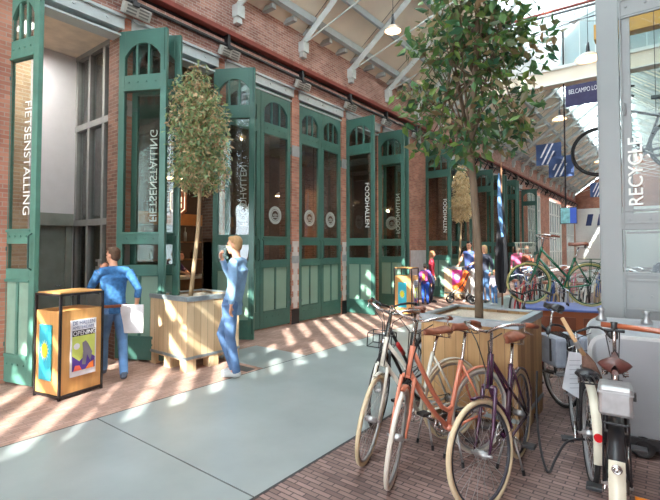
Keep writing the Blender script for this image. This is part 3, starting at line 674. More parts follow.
# ------------------------------------------------------------------ display kiosks
def kiosk(label, loc, rz, posters=True):
    t = thing('display_kiosk', label, 'kiosk', loc, rz)     # origin = front corner; box goes to -x and +y
    a, b, h, H = 0.46, 0.52, 0.95, 1.14; s = 0.012
    OK = mat('kiosk veneer', srgb(212, 160, 98), rough=0.4, var=0.1, scale=3, stretch=(8, 8, 0.8))
    g = MB(); g.b2(-a+s, -s, s, b-s, 0.05, h); g.build('plywood_panel', OK, t)
    g = MB()
    for x in (-a, -s*2):
        for yy in (0, b-s*2): g.b2(x, x+s*2, yy, yy+s*2, 0, H)
    for z in (0.02, H-0.025):
        for x in (-a, -s*2): g.b2(x, x+s*2, 0, b, z, z+0.025)
        for yy in (0, b-s*2): g.b2(-a, 0, yy, yy+s*2, z, z+0.025)
    g.build('steel_frame', BLACK, t)
    MB().b2(-a+0.02, -0.02, 0.02, b-0.02, H, H+0.012).build('top_board', OK, t)
    # sun poster on the -y face
    w2, cx, cz = 0.21, -a/2-0.015, 0.50
    p = MB().box((cx, -0.002, cz), (w2, 0.012, 0.60)).build('sun_poster', mat('turquoise print', srgb(58, 184, 206), var=0.15, scale=4), t, label='turquoise poster with a yellow sun')
    g = MB(); n = 28; pts = []
    for i in range(n):
        q = 2*pi*i/n; r = 0.085 if i % 2 else 0.05; pts.append((cx+r*cos(q)*0.9, cz+0.02+r*1.35*sin(q)))
    g.prism(pts, -0.011, -0.008); g.build('sun_rays', mat('pale sun print', srgb(214, 232, 214)), p)
    g = MB(); g.prism([(cx+0.055*cos(2*pi*i/20), cz+0.02+0.08*sin(2*pi*i/20)) for i in range(20)], -0.013, -0.010); g.build('sun_disc', mat('yellow print', srgb(222, 216, 58)), p)
    # event poster on the +x face
    q = MB().box((0.001, b*0.52, 0.53), (0.012, 0.30, 0.62)).build('event_poster', mat('white print', srgb(224, 224, 230)), t, label='colourful event poster')
    cy = b*0.52
    def face(n_, poly, m, off): 
        g = MB(); g.add([(off, y_, z_) for y_, z_ in poly], [tuple(range(len(poly)))]); g.add([(off-0.001, y_, z_) for y_, z_ in poly], [tuple(range(len(poly)))[::-1]]); g.build(n_, m, q)
    face('green_ground', [(cy-0.135, 0.28), (cy+0.135, 0.28), (cy+0.135, 0.66), (cy-0.135, 0.66)], mat('lime print', srgb(206, 218, 110), var=0.1), 0.009)
    face('purple_hill', [(cy-0.135, 0.28), (cy+0.135, 0.28), (cy+0.135, 0.40), (cy+0.05, 0.46), (cy-0.05, 0.38), (cy-0.135, 0.45)], mat('violet print', srgb(86, 58, 150)), 0.0105)
    face('orange_shape', [(cy-0.12, 0.28), (cy-0.02, 0.28), (cy-0.05, 0.335), (cy-0.1, 0.34)], mat('coral print', srgb(240, 110, 90)), 0.012)
    face('red_shape', [(cy+0.02, 0.28), (cy+0.12, 0.28), (cy+0.12, 0.36), (cy+0.07, 0.34)], mat('orange print', srgb(240, 130, 60)), 0.012)
    face('grey_figure', [(cy-0.02, 0.34), (cy+0.02, 0.33), (cy+0.04, 0.44), (cy+0.08, 0.36), (cy+0.10, 0.46), (cy+0.05, 0.56), (cy+0.02, 0.60), (cy-0.02, 0.58), (cy-0.01, 0.48)], mat('grey print', srgb(128, 122, 136)), 0.0135)
    g = MB(); g.M = Matrix.Translation((0.0125, cy-0.085, 0.55)); g.tube([(0, 0, 0), (0.001, 0, 0)], 0.035, 18); g.build('white_disc', mat('white print', srgb(224, 224, 230)), q)
    BKP = mat('dark print', srgb(54, 52, 62)); BLP = mat('blue grey print', srgb(96, 112, 150))
    face('dark_band', [(cy-0.135, 0.66), (cy+0.135, 0.66), (cy+0.135, 0.725), (cy-0.135, 0.725)], BKP, 0.0095)
    lettering('poster_title', 'DE HALLEN', 0.062, BLP, q, (0.009, cy-0.133, 0.785), (0, 1, 0), (0, 0, 1), ext=0.0005, sx=0.82)
    lettering('poster_line', 'AMSTERDAM', 0.05, BLP, q, (0.009, cy-0.133, 0.738), (0, 1, 0), (0, 0, 1), ext=0.0005, sx=0.86)
    lettering('poster_line', 'OPENING', 0.072, mat('white print', srgb(224, 224, 230)), q, (0.0105, cy-0.128, 0.667), (0, 1, 0), (0, 0, 1), ext=0.0005, sx=0.86)
    return t
kiosk('timber and black steel poster kiosk on the pavers before the bike-park doorway', (-5.19, 2.01, 0), R(11))
kiosk('timber and black steel display kiosk far along the hall by the girl in red', (-4.85, 9.55, 0), R(8))

# ------------------------------------------------------------------ bicycles
def bike(label, rear, front, group=None, frame=None, style='swan', tyre=None, rim=None, guard=None, steer=0.0, R_=0.335, z0=0.0, lean=0.0,
         bar='city', low=0.0, grip=None, saddle=None, stand=True, rack=False, spokes=28, bar_m=None, post=None, sad_h=0.98, lamp=True, chain=None, name='bicycle', rearguard=True, sg=1.0, sh=0.0):
    frame = frame or BLACK; tyre = tyre or RUBBER; rim = rim or ALU; grip = grip or LEATHER; saddle = saddle or LEATHER; bar_m = bar_m or CHROME; post = post or CHROME
    dx, dy = front[0]-rear[0], front[1]-rear[1]; wb = hypot(dx, dy)
    t = thing(name, label, 'bicycle', (rear[0], rear[1], z0), atan2(dy, dx), group)
    t.rotation_euler = (lean, 0, atan2(dy, dx))
    hT = Vector((wb-0.20, 0, 0.92-low)); hB = Vector((wb-0.155, 0, 0.74-low)); fh = Vector((wb, 0, R_)); rh = Vector((0, 0, R_)); bb = Vector((0.40, 0, 0.28))
    if wb < 0.93: bb = Vector((0.36, 0, 0.28))
    sT = bb+Vector((-0.16, 0, 0.48)); S = Vector((sT.x-0.06, 0, sad_h))
    ax = (hT-hB).normalized()
    MS = Matrix.Translation(hB) @ Matrix.Rotation(steer, 4, ax) @ Matrix.Translation(-hB)
    g = MB(); r = 0.016*sg
    g.tube([hB-ax*0.01, hT+ax*0.01], 0.021, 10)
    if style == 'swan':
        g.tube([hB+ax*0.02, hB.lerp(bb, 0.35)+Vector((-0.0, 0, -0.03)), hB.lerp(bb, 0.7)+Vector((0.01, 0, -0.02)), bb], r*1.05, 10)
        a = hT-ax*0.02; e = bb.lerp(sT, 0.30)
        g.tube([a, a.lerp(e, 0.25)+Vector((-0.0, 0, -0.05)), a.lerp(e, 0.5)+Vector((0, 0, -0.10)), a.lerp(e, 0.72)+Vector((0, 0, -0.115)), a.lerp(e, 0.88)+Vector((0, 0, -0.075)), e], r*0.95, 10)
    elif style == 'lady':
        g.tube([hB+ax*0.01, bb], r*1.1, 10); g.tube([hT-ax*0.03, bb.lerp(sT, 0.35)], r, 10)
    elif style == 'mixte':
        g.tube([hB, bb], r, 10)
        for s in (-1, 1): g.tube([hT-ax*0.02, bb.lerp(sT, 0.6)+Vector((0, s*0.02, 0)), rh+Vector((0, s*0.06, 0))], r*0.6, 8)
    else:
        g.tube([hB, bb], r, 10); g.tube([hT-ax*0.02, sT-Vector((0, 0, 0.04))], r, 10)
    g.tube([bb, sT], r, 10); g.tube([bb+Vector((0, -0.035, 0)), bb+Vector((0, 0.035, 0))], 0.026, 10)
    for s in (-1, 1):
        g.tube([bb+Vector((0, s*0.03, 0)), rh+Vector((0, s*0.06, 0))], 0.010, 8); g.tube([sT-Vector((0, -s*0.015, 0.03)), rh+Vector((0, s*0.06, 0))], 0.009, 8)
    g.build('frame', frame, t, smooth=True)
    def wheel(nm, c, M):
        g = MB(); g.M = M; g.ring(c, (0, 1, 0), R_-0.017, 0.017, 48, 8); w = g.build(nm, tyre, t, smooth=True)
        g = MB(); g.M = M; g.ring(c, (0, 1, 0), R_-0.040, 0.009, 48, 6, flat=1.3); g.build('rim', rim, w, smooth=True)
        g = MB(); g.M = M
        for i in range(spokes):
            q = 2*pi*i/spokes+0.1; s = 0.03 if i % 2 else -0.03; q2 = q+(0.5 if i % 4 < 2 else -0.5)
            g.tube([Vector(c)+Vector((0.02*cos(q2), s, 0.02*sin(q2))), Vector(c)+Vector(((R_-0.045)*cos(q), 0, (R_-0.045)*sin(q)))], 0.0014, 3)
        g.build('spokes', ALU, w)
        g = MB(); g.M = M; g.tube([Vector(c)+Vector((0, -0.045, 0)), Vector(c)+Vector((0, 0.045, 0))], 0.024, 12); g.tube([Vector(c)+Vector((0, -0.075, 0)), Vector(c)+Vector((0, 0.075, 0))], 0.01, 8); g.build('hub', ALU, w, smooth=True)
        return w
    wheel('rear_wheel', rh, Matrix()); wheel('front_wheel', fh, MS)
    g = MB(); g.M = MS; cr = hB-ax*0.02
    g.tube([cr+Vector((0, -0.045, 0)), cr+Vector((0, 0.045, 0))], 0.016, 8)
    for s in (-1, 1): g.tube([cr+Vector((0, s*0.045, 0)), cr.lerp(fh, 0.6)+Vector((-0.012, s*0.055, 0)), fh+Vector((0, s*0.055, 0))], [0.014, 0.012, 0.008], 8)
    g.build('fork', frame, t, smooth=True)
    if guard:
        g = MB(); g.M = MS; g.ring(fh, (0, 1, 0), R_+0.014, 0.007, 24, 6, a0=-1.35, a1=0.12, flat=2.8)
        for s in (-1, 1): g.tube([fh+Vector((0, s*0.06, 0)), fh+Vector((-(R_+0.014)*sin(1.3), s*0.024, (R_+0.014)*cos(1.3)))], 0.002, 4)
        g2 = MB(); g2.ring(rh, (0, 1, 0), R_+0.014, 0.007, 28, 6, a0=-1.7, a1=0.9, flat=2.8)
        for s in (-1, 1): g2.tube([rh+Vector((0, s*0.06, 0)), rh+Vector((-(R_+0.014)*sin(1.2), s*0.024, (R_+0.014)*cos(1.2)))], 0.002, 4)
        # ring() angles start at +z and turn towards w; mirror so the guard covers the rear half
        for q in (g, g2): pass
        fm = g.build('front_mudguard', guard, t, smooth=True)
        if rearguard: g2.build('rear_mudguard', guard, t, smooth=True)
    # cranks, chainring, chain
    g = MB(); c = bb+Vector((0, -0.05, 0)); g.ring(c, (0, 1, 0), 0.085, 0.006, 28, 6); g.ring(c, (0, 1, 0), 0.03, 0.008, 16, 6)
    for i in range(5): q = 2*pi*i/5; g.tube([c, c+Vector((0.083*cos(q), 0, 0.083*sin(q)))], 0.006, 5)
    g.build('chainring', CHROME, t, smooth=True)
    g = MB()
    for s in (1, -1): g.tube([c+Vector((0, 0, s*0.088)), rh+Vector((0, -0.05, s*0.03))], 0.004, 5)
    g.ring(rh+Vector((0, -0.05, 0)), (0, 1, 0), 0.032, 0.006, 18, 5); g.build('chain', mat('oily chain', srgb(90, 86, 80), metal=0.7), t)
    if chain:
        g = MB(); g.M = Matrix.Translation((0, -0.055, 0)); n = 10; P = []
        for i in range(n+1): q = -pi/2+pi*i/n; P.append((bb.x+0.10*cos(q), bb.z+0.10*sin(q)))
        for i in range(n+1): q = pi/2+pi*i/n; P.append((rh.x+0.05*cos(q), rh.z+0.05*sin(q)))
        g.prism(P, -0.012, 0.012); g.build('chain_guard', chain, t)
    for s, a in ((-1, 0.6), (1, 0.6+pi)):
        e = bb+Vector((0.16*cos(a), s*0.065, 0.16*sin(a))); g = MB(); g.tube([bb+Vector((0, s*0.055, 0)), e], 0.009, 8); cr_ = g.build('crank', CHROME, t, smooth=True)
        MB().box(e+Vector((0, s*0.055, 0)), (0.08, 0.085, 0.022)).build('pedal', BLACK, cr_, bevel=0.004)
    # saddle and post
    MB().tube([sT-Vector((0, 0, 0.05)), sT+Vector((-0.02, 0, 0.03)), S-Vector((0, 0, 0.05))], 0.0125, 10).build('seat_post', post, t, smooth=True)
    g = MB(); n = 9; xs = [-0.13, -0.125, -0.09, -0.03, 0.03, 0.08, 0.12, 0.145, 0.15]; ws = [0.02, 0.06, 0.085, 0.075, 0.045, 0.026, 0.020, 0.014, 0.003]; zs = [-0.02, 0.0, 0.012, 0.008, 0.0, 0.0, 0.004, 0.004, 0.0]
    vs = []; fs = []
    for i in range(n):
        for j in range(12):
            q = 2*pi*j/12; vs.append((S.x+xs[i], ws[i]*cos(q), S.z+zs[i]+(0.02 if sin(q) > 0 else 0.032)*sin(q)*(1 if i < 8 else 0.3)-0.018*abs(cos(q))))
    for i in range(n-1):
        for j in range(12): fs.append((i*12+j, i*12+(j+1) % 12, (i+1)*12+(j+1) % 12, (i+1)*12+j))
    fs.append(tuple(range(12))); fs.append(tuple((n-1)*12+j for j in range(12)))
    g.add(vs, fs); sd = g.build('saddle', saddle, t, smooth=True)
    g = MB()
    for s in (-1, 1):
        pts = [(S.x-0.09+0.014*cos(k*1.3), s*0.05+0.014*sin(k*1.3), S.z-0.02-0.0024*k) for k in range(22)]; g.tube(pts, 0.003, 4)
        g.tube([(S.x-0.09, s*0.05, S.z-0.07), (S.x, s*0.02, S.z-0.055), (S.x+0.11, s*0.012, S.z-0.025)], 0.004, 5)
    g.build('saddle_springs', CHROME, sd)
    # stem and bar
    c = hT+ax*(0.15+sh); g = MB(); g.M = MS; g.tube([hT, c, c+Vector((0.05, 0, 0.012))], 0.011, 8); g.build('stem', CHROME, t, smooth=True)
    c = c+Vector((0.05, 0, 0.012)); g = MB(); g.M = MS; gr = []
    if bar == 'city':
        side = lambda s: [c+Vector(p) for p in ((0, 0, 0), (0.035, s*0.06, 0.018), (0.04, s*0.12, 0.045), (-0.01, s*0.18, 0.055), (-0.10, s*0.21, 0.045), (-0.22, s*0.225, 0.02))]
    elif bar == 'wood':
        side = lambda s: [c+Vector(p) for p in ((0, s*0.005, 0), (0.0, s*0.02, 0.0), (0.0, s*0.04, 0.0), (0, s*0.06, 0.0))]
    else:
        side = lambda s: [c+Vector(p) for p in ((0, 0, 0), (0.0, s*0.12, 0.004), (-0.01, s*0.2, 0.008), (-0.03, s*0.30, 0.01))]
    for s in (-1, 1): g.tube(side(s), 0.011, 8); gr.append(side(s)[-2:])
    hb = g.build('handlebar', bar_m, t, smooth=True)
    for a, b in ([] if bar == 'wood' else gr):
        g = MB(); g.M = MS; dd = (b-a).normalized(); g.tube([b-dd*0.11, b-dd*0.05, b+dd*0.012], [0.016, 0.018, 0.015], 10); g.build('grip', grip, hb, smooth=True)
        g = MB(); g.M = MS; g.tube([a.lerp(b, 0.15)+Vector((0.01, 0, -0.01)), a.lerp(b, 0.3)+Vector((0.045, 0, -0.035)), a.lerp(b, 0.9)+Vector((0.04, 0, -0.05))], 0.005, 5); g.build('brake_lever', CHROME, hb)
    bw_ = 0.03 if bar == 'wood' else 0.12
    g = MB(); g.M = MS; g.tube([c+Vector((0.01, bw_, 0.0)), c+Vector((0.07, 0.05, -0.05)), hT+Vector((0.05, 0.02, -0.06)), cr+Vector((0.03, 0.02, 0.0))], 0.004, 5); g.tube([c+Vector((0.01, -bw_, 0.0)), c+Vector((0.08, -0.03, -0.06)), hT+Vector((0.04, -0.02, -0.1)), cr+Vector((0.03, -0.02, -0.02))], 0.004, 5)
    g.build('brake_cable', BLACK, t)
    if lamp:
        l = hB+Vector((0.075, 0, 0.03)); g = MB(); g.M = MS; g.tube([l, l+Vector((0.02, 0, 0)), l+Vector((0.05, 0, 0))], [0.015, 0.028, 0.03], 12); g.build('head_lamp', CHROME, t, smooth=True)
    if stand:
        for s in (-1, 1): 
            f = MB(); f.tube([(bb.x-0.06, s*0.03, 0.26), (bb.x-0.05, s*0.09, 0.03)], 0.008, 8); k = f.build('kickstand', ALU, t, smooth=True)
            MB().tube([(bb.x-0.052, s*0.088, 0.04), (bb.x-0.048, s*0.094, 0.003)], 0.012, 8).build('stand_foot', BLACK, k)
    if rack:
        g = MB()
        for s in (-1, -0.35, 0.35, 1): g.tube([(sT.x-0.05, s*0.055, 0.74), (-0.22, s*0.055, 0.74)], 0.005, 6)
        for x in (sT.x-0.05, -0.02, -0.22): g.tube([(x, -0.055, 0.74), (x, 0.055, 0.74)], 0.005, 6)
        for s in (-1, 1): g.tube([(-0.02, s*0.057, 0.74), (0, s*0.066, R_)], 0.005, 6); g.tube([(-0.18, s*0.057, 0.74), (0, s*0.066, R_)], 0.005, 6)
        g.build('luggage_rack', BLACK if rack is True else rack, t)
    return t, MS, dict(wb=wb, S=S, bb=bb, rh=rh, fh=fh, hT=hT, hB=hB, c=c)
CRM = mat('cream tyre', srgb(206, 190, 158), rough=0.8, var=0.06); CRM2 = mat('pale tyre', srgb(208, 204, 194), rough=0.8, var=0.05)
WHT = mat('off-white frame', srgb(214, 212, 200), rough=0.3, coat=0.4); SAL = mat('salmon frame', srgb(208, 126, 98), rough=0.3, coat=0.5)
PUR = mat('deep purple frame', srgb(66, 32, 62), rough=0.25, coat=0.6); GRN = mat('racing green frame', srgb(24, 96, 66), rough=0.25, coat=0.5)
t, MS, D = bike('off-white step-through bicycle with cream tyres parked beside the salmon one', (-1.50, 3.70), (-1.85, 2.90), None, WHT, 'lady', CRM, ALU, WHT, steer=R(40), rearguard=True, lean=0.03, sad_h=0.94, lamp=False, sh=0.05)
t, MS, D = bike('salmon pink step-through bicycle with pale tyres and brown saddle', (-1.22, 3.58), (-1.54, 2.74), None, SAL, 'swan', CRM2, ALU, SAL, steer=R(40), lean=0.02, sg=1.15, sad_h=1.03, lamp=False, sh=0.04)
# salmon bike has no front guard colour difference; add its red bell-like lock on the white one
t, MS, D = bike('dark purple bicycle with cream tyres and black rims, front wheel towards the viewer', (-0.95, 3.72), (-0.94, 2.84), None, PUR, 'mixte', CRM, mat('dark rim', srgb(58, 62, 72), rough=0.3), PUR, steer=R(-18), lean=0.02, sg=1.2, sad_h=0.96, lamp=False)
t, MS, D = bike('black bicycle with black handlebar and front carrier standing behind the off-white one', (-2.13, 4.45), (-2.14, 3.52), None, BLACK, 'lady', RUBBER, ALU, BLACK, steer=R(16), grip=BLACK, bar_m=BLACK, sad_h=1.0, rack=True)
g = MB(); g.M = MS; f = D['hB']+Vector((0.16, 0, 0.03))
for z in (-0.02, 0.1): g.tube([f+Vector((-0.08, -0.11, z)), f+Vector((0.1, -0.11, z)), f+Vector((0.1, 0.11, z)), f+Vector((-0.08, 0.11, z)), f+Vector((-0.08, -0.11, z))], 0.005, 6)
for x, y_ in ((-0.08, -0.11), (0.1, -0.11), (0.1, 0.11), (-0.08, 0.11), (0.1, 0)): g.tube([f+Vector((x, y_, -0.02)), f+Vector((x, y_, 0.1))], 0.005, 6)
g.tube([f+Vector((-0.08, 0, 0)), D['hB']+Vector((0.02, 0, 0.02))], 0.008, 6)
g.build('front_carrier', BLACK, t)
lk = MB().tube([(0.53, 0.05, 0.60), (0.66, 0.05, 0.72)], 0.022, 10).build('lock_tube', mat('red lock sleeve', srgb(188, 44, 46), rough=0.3), t, smooth=True, label='red lock sleeve')

# bike whose pale mudguard and red reflector face the camera, right of the crate
t, MS, D = bike('black bicycle seen from behind with cream rear mudguard and red reflector, beside the grey trailer', (-0.46, 3.62), (-0.69, 4.49), None, BLACK, 'gent', RUBBER, ALU, None, sad_h=0.74, low=0.16, bar='city', bar_m=BLACK, grip=BLACK, saddle=BLACK, rack=True, stand=False, lamp=False)
CG = mat('cream mudguard', srgb(206, 202, 184), rough=0.35, coat=0.3)
g = MB(); g.ring((0, 0, 0.335), (0, 1, 0), 0.352, 0.009, 26, 6, a0=-1.75, a1=0.5, flat=3.6); mg = g.build('rear_mudguard', CG, t, smooth=True, label='cream rear mudguard')
g = MB(); g.tube([(-0.345, 0, 0.44), (-0.362, 0, 0.442)], 0.026, 16); g.build('reflector', mat('red reflector', srgb(206, 30, 36), rough=0.2), mg)
t2 = thing('paper_tag', 'white handwritten paper sheet hanging beside the grey panniers', 'tag', (-0.62, 3.86, 0.62), R(38))
g = MB(); g.add([(0, 0, 0.22), (0.13, 0.01, 0.2), (0.10, 0.015, -0.16), (-0.06, 0.0, -0.06), (0, 0.002, 0.22), (0.13, 0.012, 0.2), (0.10, 0.017, -0.16), (-0.06, 0.002, -0.06)], [(0, 1, 2, 3), (7, 6, 5, 4), (0, 4, 5, 1), (1, 5, 6, 2), (2, 6, 7, 3), (3, 7, 4, 0)]); g.build('sheet', mat('paper', srgb(214, 218, 224)), t2)
g = MB()
for k in range(7): g.b2(0.0+0.0*k, 0.085, -0.001, 0.0+0.0005, 0.15-k*0.035, 0.153-k*0.035)
g.build('written_lines', mat('ink', srgb(130, 134, 150)), t2)
MB().tube([(0.06, 0, 0.21), (0.08, 0.05, 0.26), (0.06, 0.12, 0.22)], 0.003, 5).build('string', WHITE, t2)
# wooden-handled brush leaning by the trailer
t = thing('hand_broom', 'wooden-handled broom with brown bristles leaning on the grey trailer', 'broom', (-0.52, 3.74, 0.66), R(30))
MB().tube([(-0.13, 0, 0.46), (-0.03, 0, 0.27), (0.02, 0, 0.19)], [0.014, 0.016, 0.017], 10).build('handle', mat('broom handle', srgb(206, 170, 126)), t, smooth=True)
g = MB(); g.tube([(0.02, 0, 0.20), (0.05, 0, 0.12), (0.09, 0, 0.0), (0.11, 0, -0.12)], [0.02, 0.05, 0.06, 0.035], 14, flat=0.7)
rnd = random.Random(5)
for k in range(160):
    q = rnd.uniform(0, 2*pi); a = Vector((0.05+0.04*cos(q), 0.03*sin(q), 0.12)); b = Vector((0.1+0.065*cos(q), 0.05*sin(q), -0.14+rnd.uniform(-.03, .03))); g.tube([a, b], 0.003, 3)
g.build('bristles', mat('brown bristles', srgb(112, 84, 72), rough=0.95, var=0.3, scale=60), t)
MB().tube([(-0.04, 0, 0.29), (-0.015, 0, 0.245)], 0.02, 10).build('ferrule', ALU, t)

# pannier bike
t, MS, D = bike('black bicycle carrying grey panniers behind the weathered planter', (-0.90, 5.12), (-1.52, 5.80), None, BLACK, 'gent', RUBBER, ALU, BLACK, rack=True, grip=BLACK, saddle=BLACK, bar_m=BLACK, sad_h=1.02)
PG = mat('grey pannier cloth', srgb(150, 156, 168), rough=0.8, var=0.1, scale=12, bump=0.3)
for s in (-1, 1):
    p = MB().box((-0.05, s*0.13, 0.60), (0.36, 0.12, 0.30)).build('pannier', PG, t, bevel=0.03)
    MB().box((-0.05, s*0.196, 0.68), (0.37, 0.012, 0.13)).build('pannier_flap', PG, p, bevel=0.01)
    for x in (-0.15, 0.05): MB().box((x, s*0.204, 0.62), (0.025, 0.008, 0.22)).build('strap', BLACK, p)
MB().tube([(0.36, 0, 0.28), (0.20, 0, 0.76)], 0.022, 8).build('red_tube', mat('red tube', srgb(184, 30, 40), rough=0.3), t, label='red seat tube')

# bike with wooden bar, sprung saddle and silver case, from behind
t, MS, D = bike('black bicycle seen from behind with silver case on its rack and long wooden handlebar', (-0.245, 2.93), (-0.315, 3.78), None, BLACK, 'gent', RUBBER, ALU, None, bar='wood', sad_h=0.99, grip=BLACK, saddle=mat('dark saddle leather', srgb(84, 48, 44), rough=0.4), bar_m=BLACK, rack=True, stand=False, lamp=False, name='bicycle')
g = MB(); g.ring((0, 0, 0.335), (0, 1, 0), 0.356, 0.010, 26, 6, a0=-1.9, a1=1.2, flat=4.0); mg = g.build('rear_mudguard', BLACK, t, smooth=True)
g = MB(); g.ring((0, 0, 0.335), (0, 1, 0), 0.360, 0.010, 16, 6, a0=-1.95, a1=-0.85, flat=4.2); g.build('mudguard_blade', CG, mg, smooth=True, label='cream mudguard end')
g = MB(); g.tube([(-0.30, 0, 0.545), (-0.33, 0, 0.558)], 0.02, 12); g.ring((-0.335, 0, 0.559), (1, 0, 0), 0.02, 0.004, 16, 6); g.build('tail_lamp', CHROME, mg, smooth=True)
g = MB(); g.tube([(-0.41, -0.05, 0.42), (-0.372, 0, 0.41), (-0.41, 0.05, 0.42)], 0.006, 6); g.build('mudguard_clip', ALU, mg)
cs = MB().box((-0.10, 0, 0.84), (0.17, 0.155, 0.155)).build('tool_case', mat('brushed case', srgb(180, 182, 184), rough=0.35, metal=0.7, var=0.15, scale=14), t, bevel=0.018, label='silver tool case')
MB().box((-0.10, 0, 0.885), (0.176, 0.161, 0.008)).build('case_lid_seam', ALU, cs); MB().box((-0.1, -0.085, 0.86), (0.03, 0.015, 0.04)).build('case_latch', BLACK, cs)
hc = D['c']; wood = mat('polished wood bar', srgb(164, 92, 62), rough=0.3, coat=0.5)
MB().tube([(hc.x+0.05, 0.075, hc.z+0.03), (hc.x, -0.2, hc.z+0.025), (hc.x-0.10, -0.60, hc.z+0.01)], 0.019, 12).build('wooden_bar', wood, t, smooth=True, label='polished wooden bar')
MB().tube([(hc.x+0.03, 0.0, hc.z+0.055), (hc.x+0.02, 0.0, hc.z-0.06)], 0.022, 8).build('bar_clamp', BLACK, t, smooth=True)
g = MB(); g.b2(-0.035, 0.035, -0.042, -0.012, 0.013, 0.02)
e = D['bb']; g = MB(); g.box((e.x-0.14, -0.12, 0.19), (0.012, 0.07, 0.014)); g.build('pedal_reflector', mat('amber reflector', srgb(240, 150, 40), rough=0.3), t, label='amber reflector')

# trailer
t = thing('cargo_trailer', 'rounded grey metal cargo trailer standing before the grey shop door', 'trailer', (-0.53, 4.22, 0), R(8))
TM = mat('trailer sheet', srgb(176, 182, 188), rough=0.35, metal=0.25, var=0.06, scale=2)
g = MB()
def rrect(x0, x1, z0, z1, r, n=6):
    P = []
    for cx, cz, a0 in ((x0+r, z1-r, pi/2), (x0+r*0.3, z0+r*0.3, pi), (x1-r*0.3, z0+r*0.3, 1.5*pi), (x1-r, z1-r, 0)):
        rr = r if cz > (z0+z1)/2 else r*0.3
        for i in range(n+1): a = a0+(pi/2)*i/n; P.append((cx+rr*cos(a), cz+rr*sin(a)))
    return P
g.prism(rrect(0, 1.9, 0.12, 0.93, 0.13), 0, 1.05); tb = g.build('body', TM, t, smooth=False, bevel=0.02)
g = MB()
for yy in (0.0, 0.52, 1.02): g.prism(rrect(-0.008, 1.908, 0.112, 0.938, 0.135), yy, yy+0.025)
g.build('body_rib', mat('trailer rib', srgb(196, 200, 202), rough=0.4), t)
MB().b2(0.02, 1.88, 0.02, 1.03, 0.06, 0.12).build('chassis', BLACK, t)
for x in (0.35, 1.5):
    for yy in (-0.02, 1.02): 
        g = MB(); g.ring((x, yy+0.01, 0.085), (0, 1, 0), 0.06, 0.024, 20, 8); g.tube([(x, yy, 0.085), (x, yy+0.03, 0.085)], 0.045, 12); g.build('wheel', RUBBER, t)
for x, yy in ((0.06, 0.85), (0.42, 0.8)):
    g = MB(); g.lathe([(0, 0), (0.05, 0), (0.045, 0.03), (0.022, 0.05), (0.02, 0.09), (0.03, 0.10), (0.028, 0.12), (0, 0.125)], 16, c=(x+0.06, yy, 0.93)); g.build('roof_vent', ALU, t, smooth=True)
g = MB(); g.b2(0.0, 1.9, -0.03, -0.005, 0.12, 0.16); g.build('bumper', BLACK, t)
g = MB()
for z in (0.55, 0.62): g.tube([(-0.012, 0.25, z), (-0.04, 0.25, z), (-0.04, 0.25, z+0.12), (-0.012, 0.25, z+0.12)], 0.008, 6)
g.build('side_latch', BLACK, t)

# black hoses / cables on the floor
def hose(label, pts, r=0.009, m=BLACK):
    P = [Vector(p) for p in pts]; Q = []
    for i in range(len(P)-1):
        a, b, c, d_ = P[max(i-1, 0)], P[i], P[i+1], P[min(i+2, len(P)-1)]
        for k in range(6):
            u = k/6; Q.append(0.5*((2*b)+(c-a)*u+(2*a-5*b+4*c-d_)*u*u+(3*b-a-3*c+d_)*u*u*u))
    Q.append(P[-1]); return tag(MB().tube(Q, r, 8).build('floor_cable', m, smooth=True), label, 'cable')
hose('thin black cable looping over the brown pavers from the planter to the bicycles', [(-0.88, 3.98, 0.62), (-0.86, 3.85, 0.35), (-0.80, 3.7, 0.1), (-0.72, 3.55, 0.012), (-0.68, 3.6, 0.10), (-0.62, 3.72, 0.2), (-0.5, 3.8, 0.22), (-0.42, 3.85, 0.2)])

# ------------------------------------------------------------------ podium with bicycles
t = thing('display_podium', 'russet display podium with a blue edged deck carrying the green bicycle', 'podium', (-1.78, 7.28, 0), R(14))
MB().b2(0, 2.0, 0, 0.9, 0, 0.685).build('podium_base', mat('russet board', srgb(150, 84, 52), rough=0.6), t)
MB().b2(-0.03, 2.03, -0.03, 0.93, 0.685, 0.72).build('podium_deck', mat('blue deck', srgb(84, 104, 168), rough=0.5), t, bevel=0.01)
for a, b in ((0.05, 0.7), (0.8, 1.8)): MB().b2(a, b, -0.022, -0.001, 0.15, 0.6).build('podium_panel', mat('podium dark panel', srgb(120, 66, 44)), t)
t, MS, D = bike('racing green step-through bicycle with cream tyres and front basket on the russet podium', (-0.97, 7.93), (-1.81, 7.70), None, GRN, 'lady', mat('olive cream tyre', srgb(180, 172, 112), rough=0.8), GRN, GRN, z0=0.722, steer=R(8), rack=GRN, sg=1.2, R_=0.34)
g = MB(); g.M = MS; f = D['hB']+Vector((0.20, 0, 0.06))
for z, e in ((0, 0.10), (0.10, 0.12), (0.2, 0.14)): g.tube([f+Vector((-e, -e, z)), f+Vector((e, -e, z)), f+Vector((e, e, z)), f+Vector((-e, e, z)), f+Vector((-e, -e, z))], 0.004, 6)
for i in range(9):
    for s in (-1, 1):
        u = -1+2*i/8; g.tube([f+Vector((u*0.1, s*0.1, 0)), f+Vector((u*0.14, s*0.14, 0.2))], 0.002, 4); g.tube([f+Vector((s*0.1, u*0.1, 0)), f+Vector((s*0.14, u*0.14, 0.2))], 0.002, 4)
g.build('front_basket', mat('pale basket wire', srgb(196, 204, 190), metal=0.4), t)
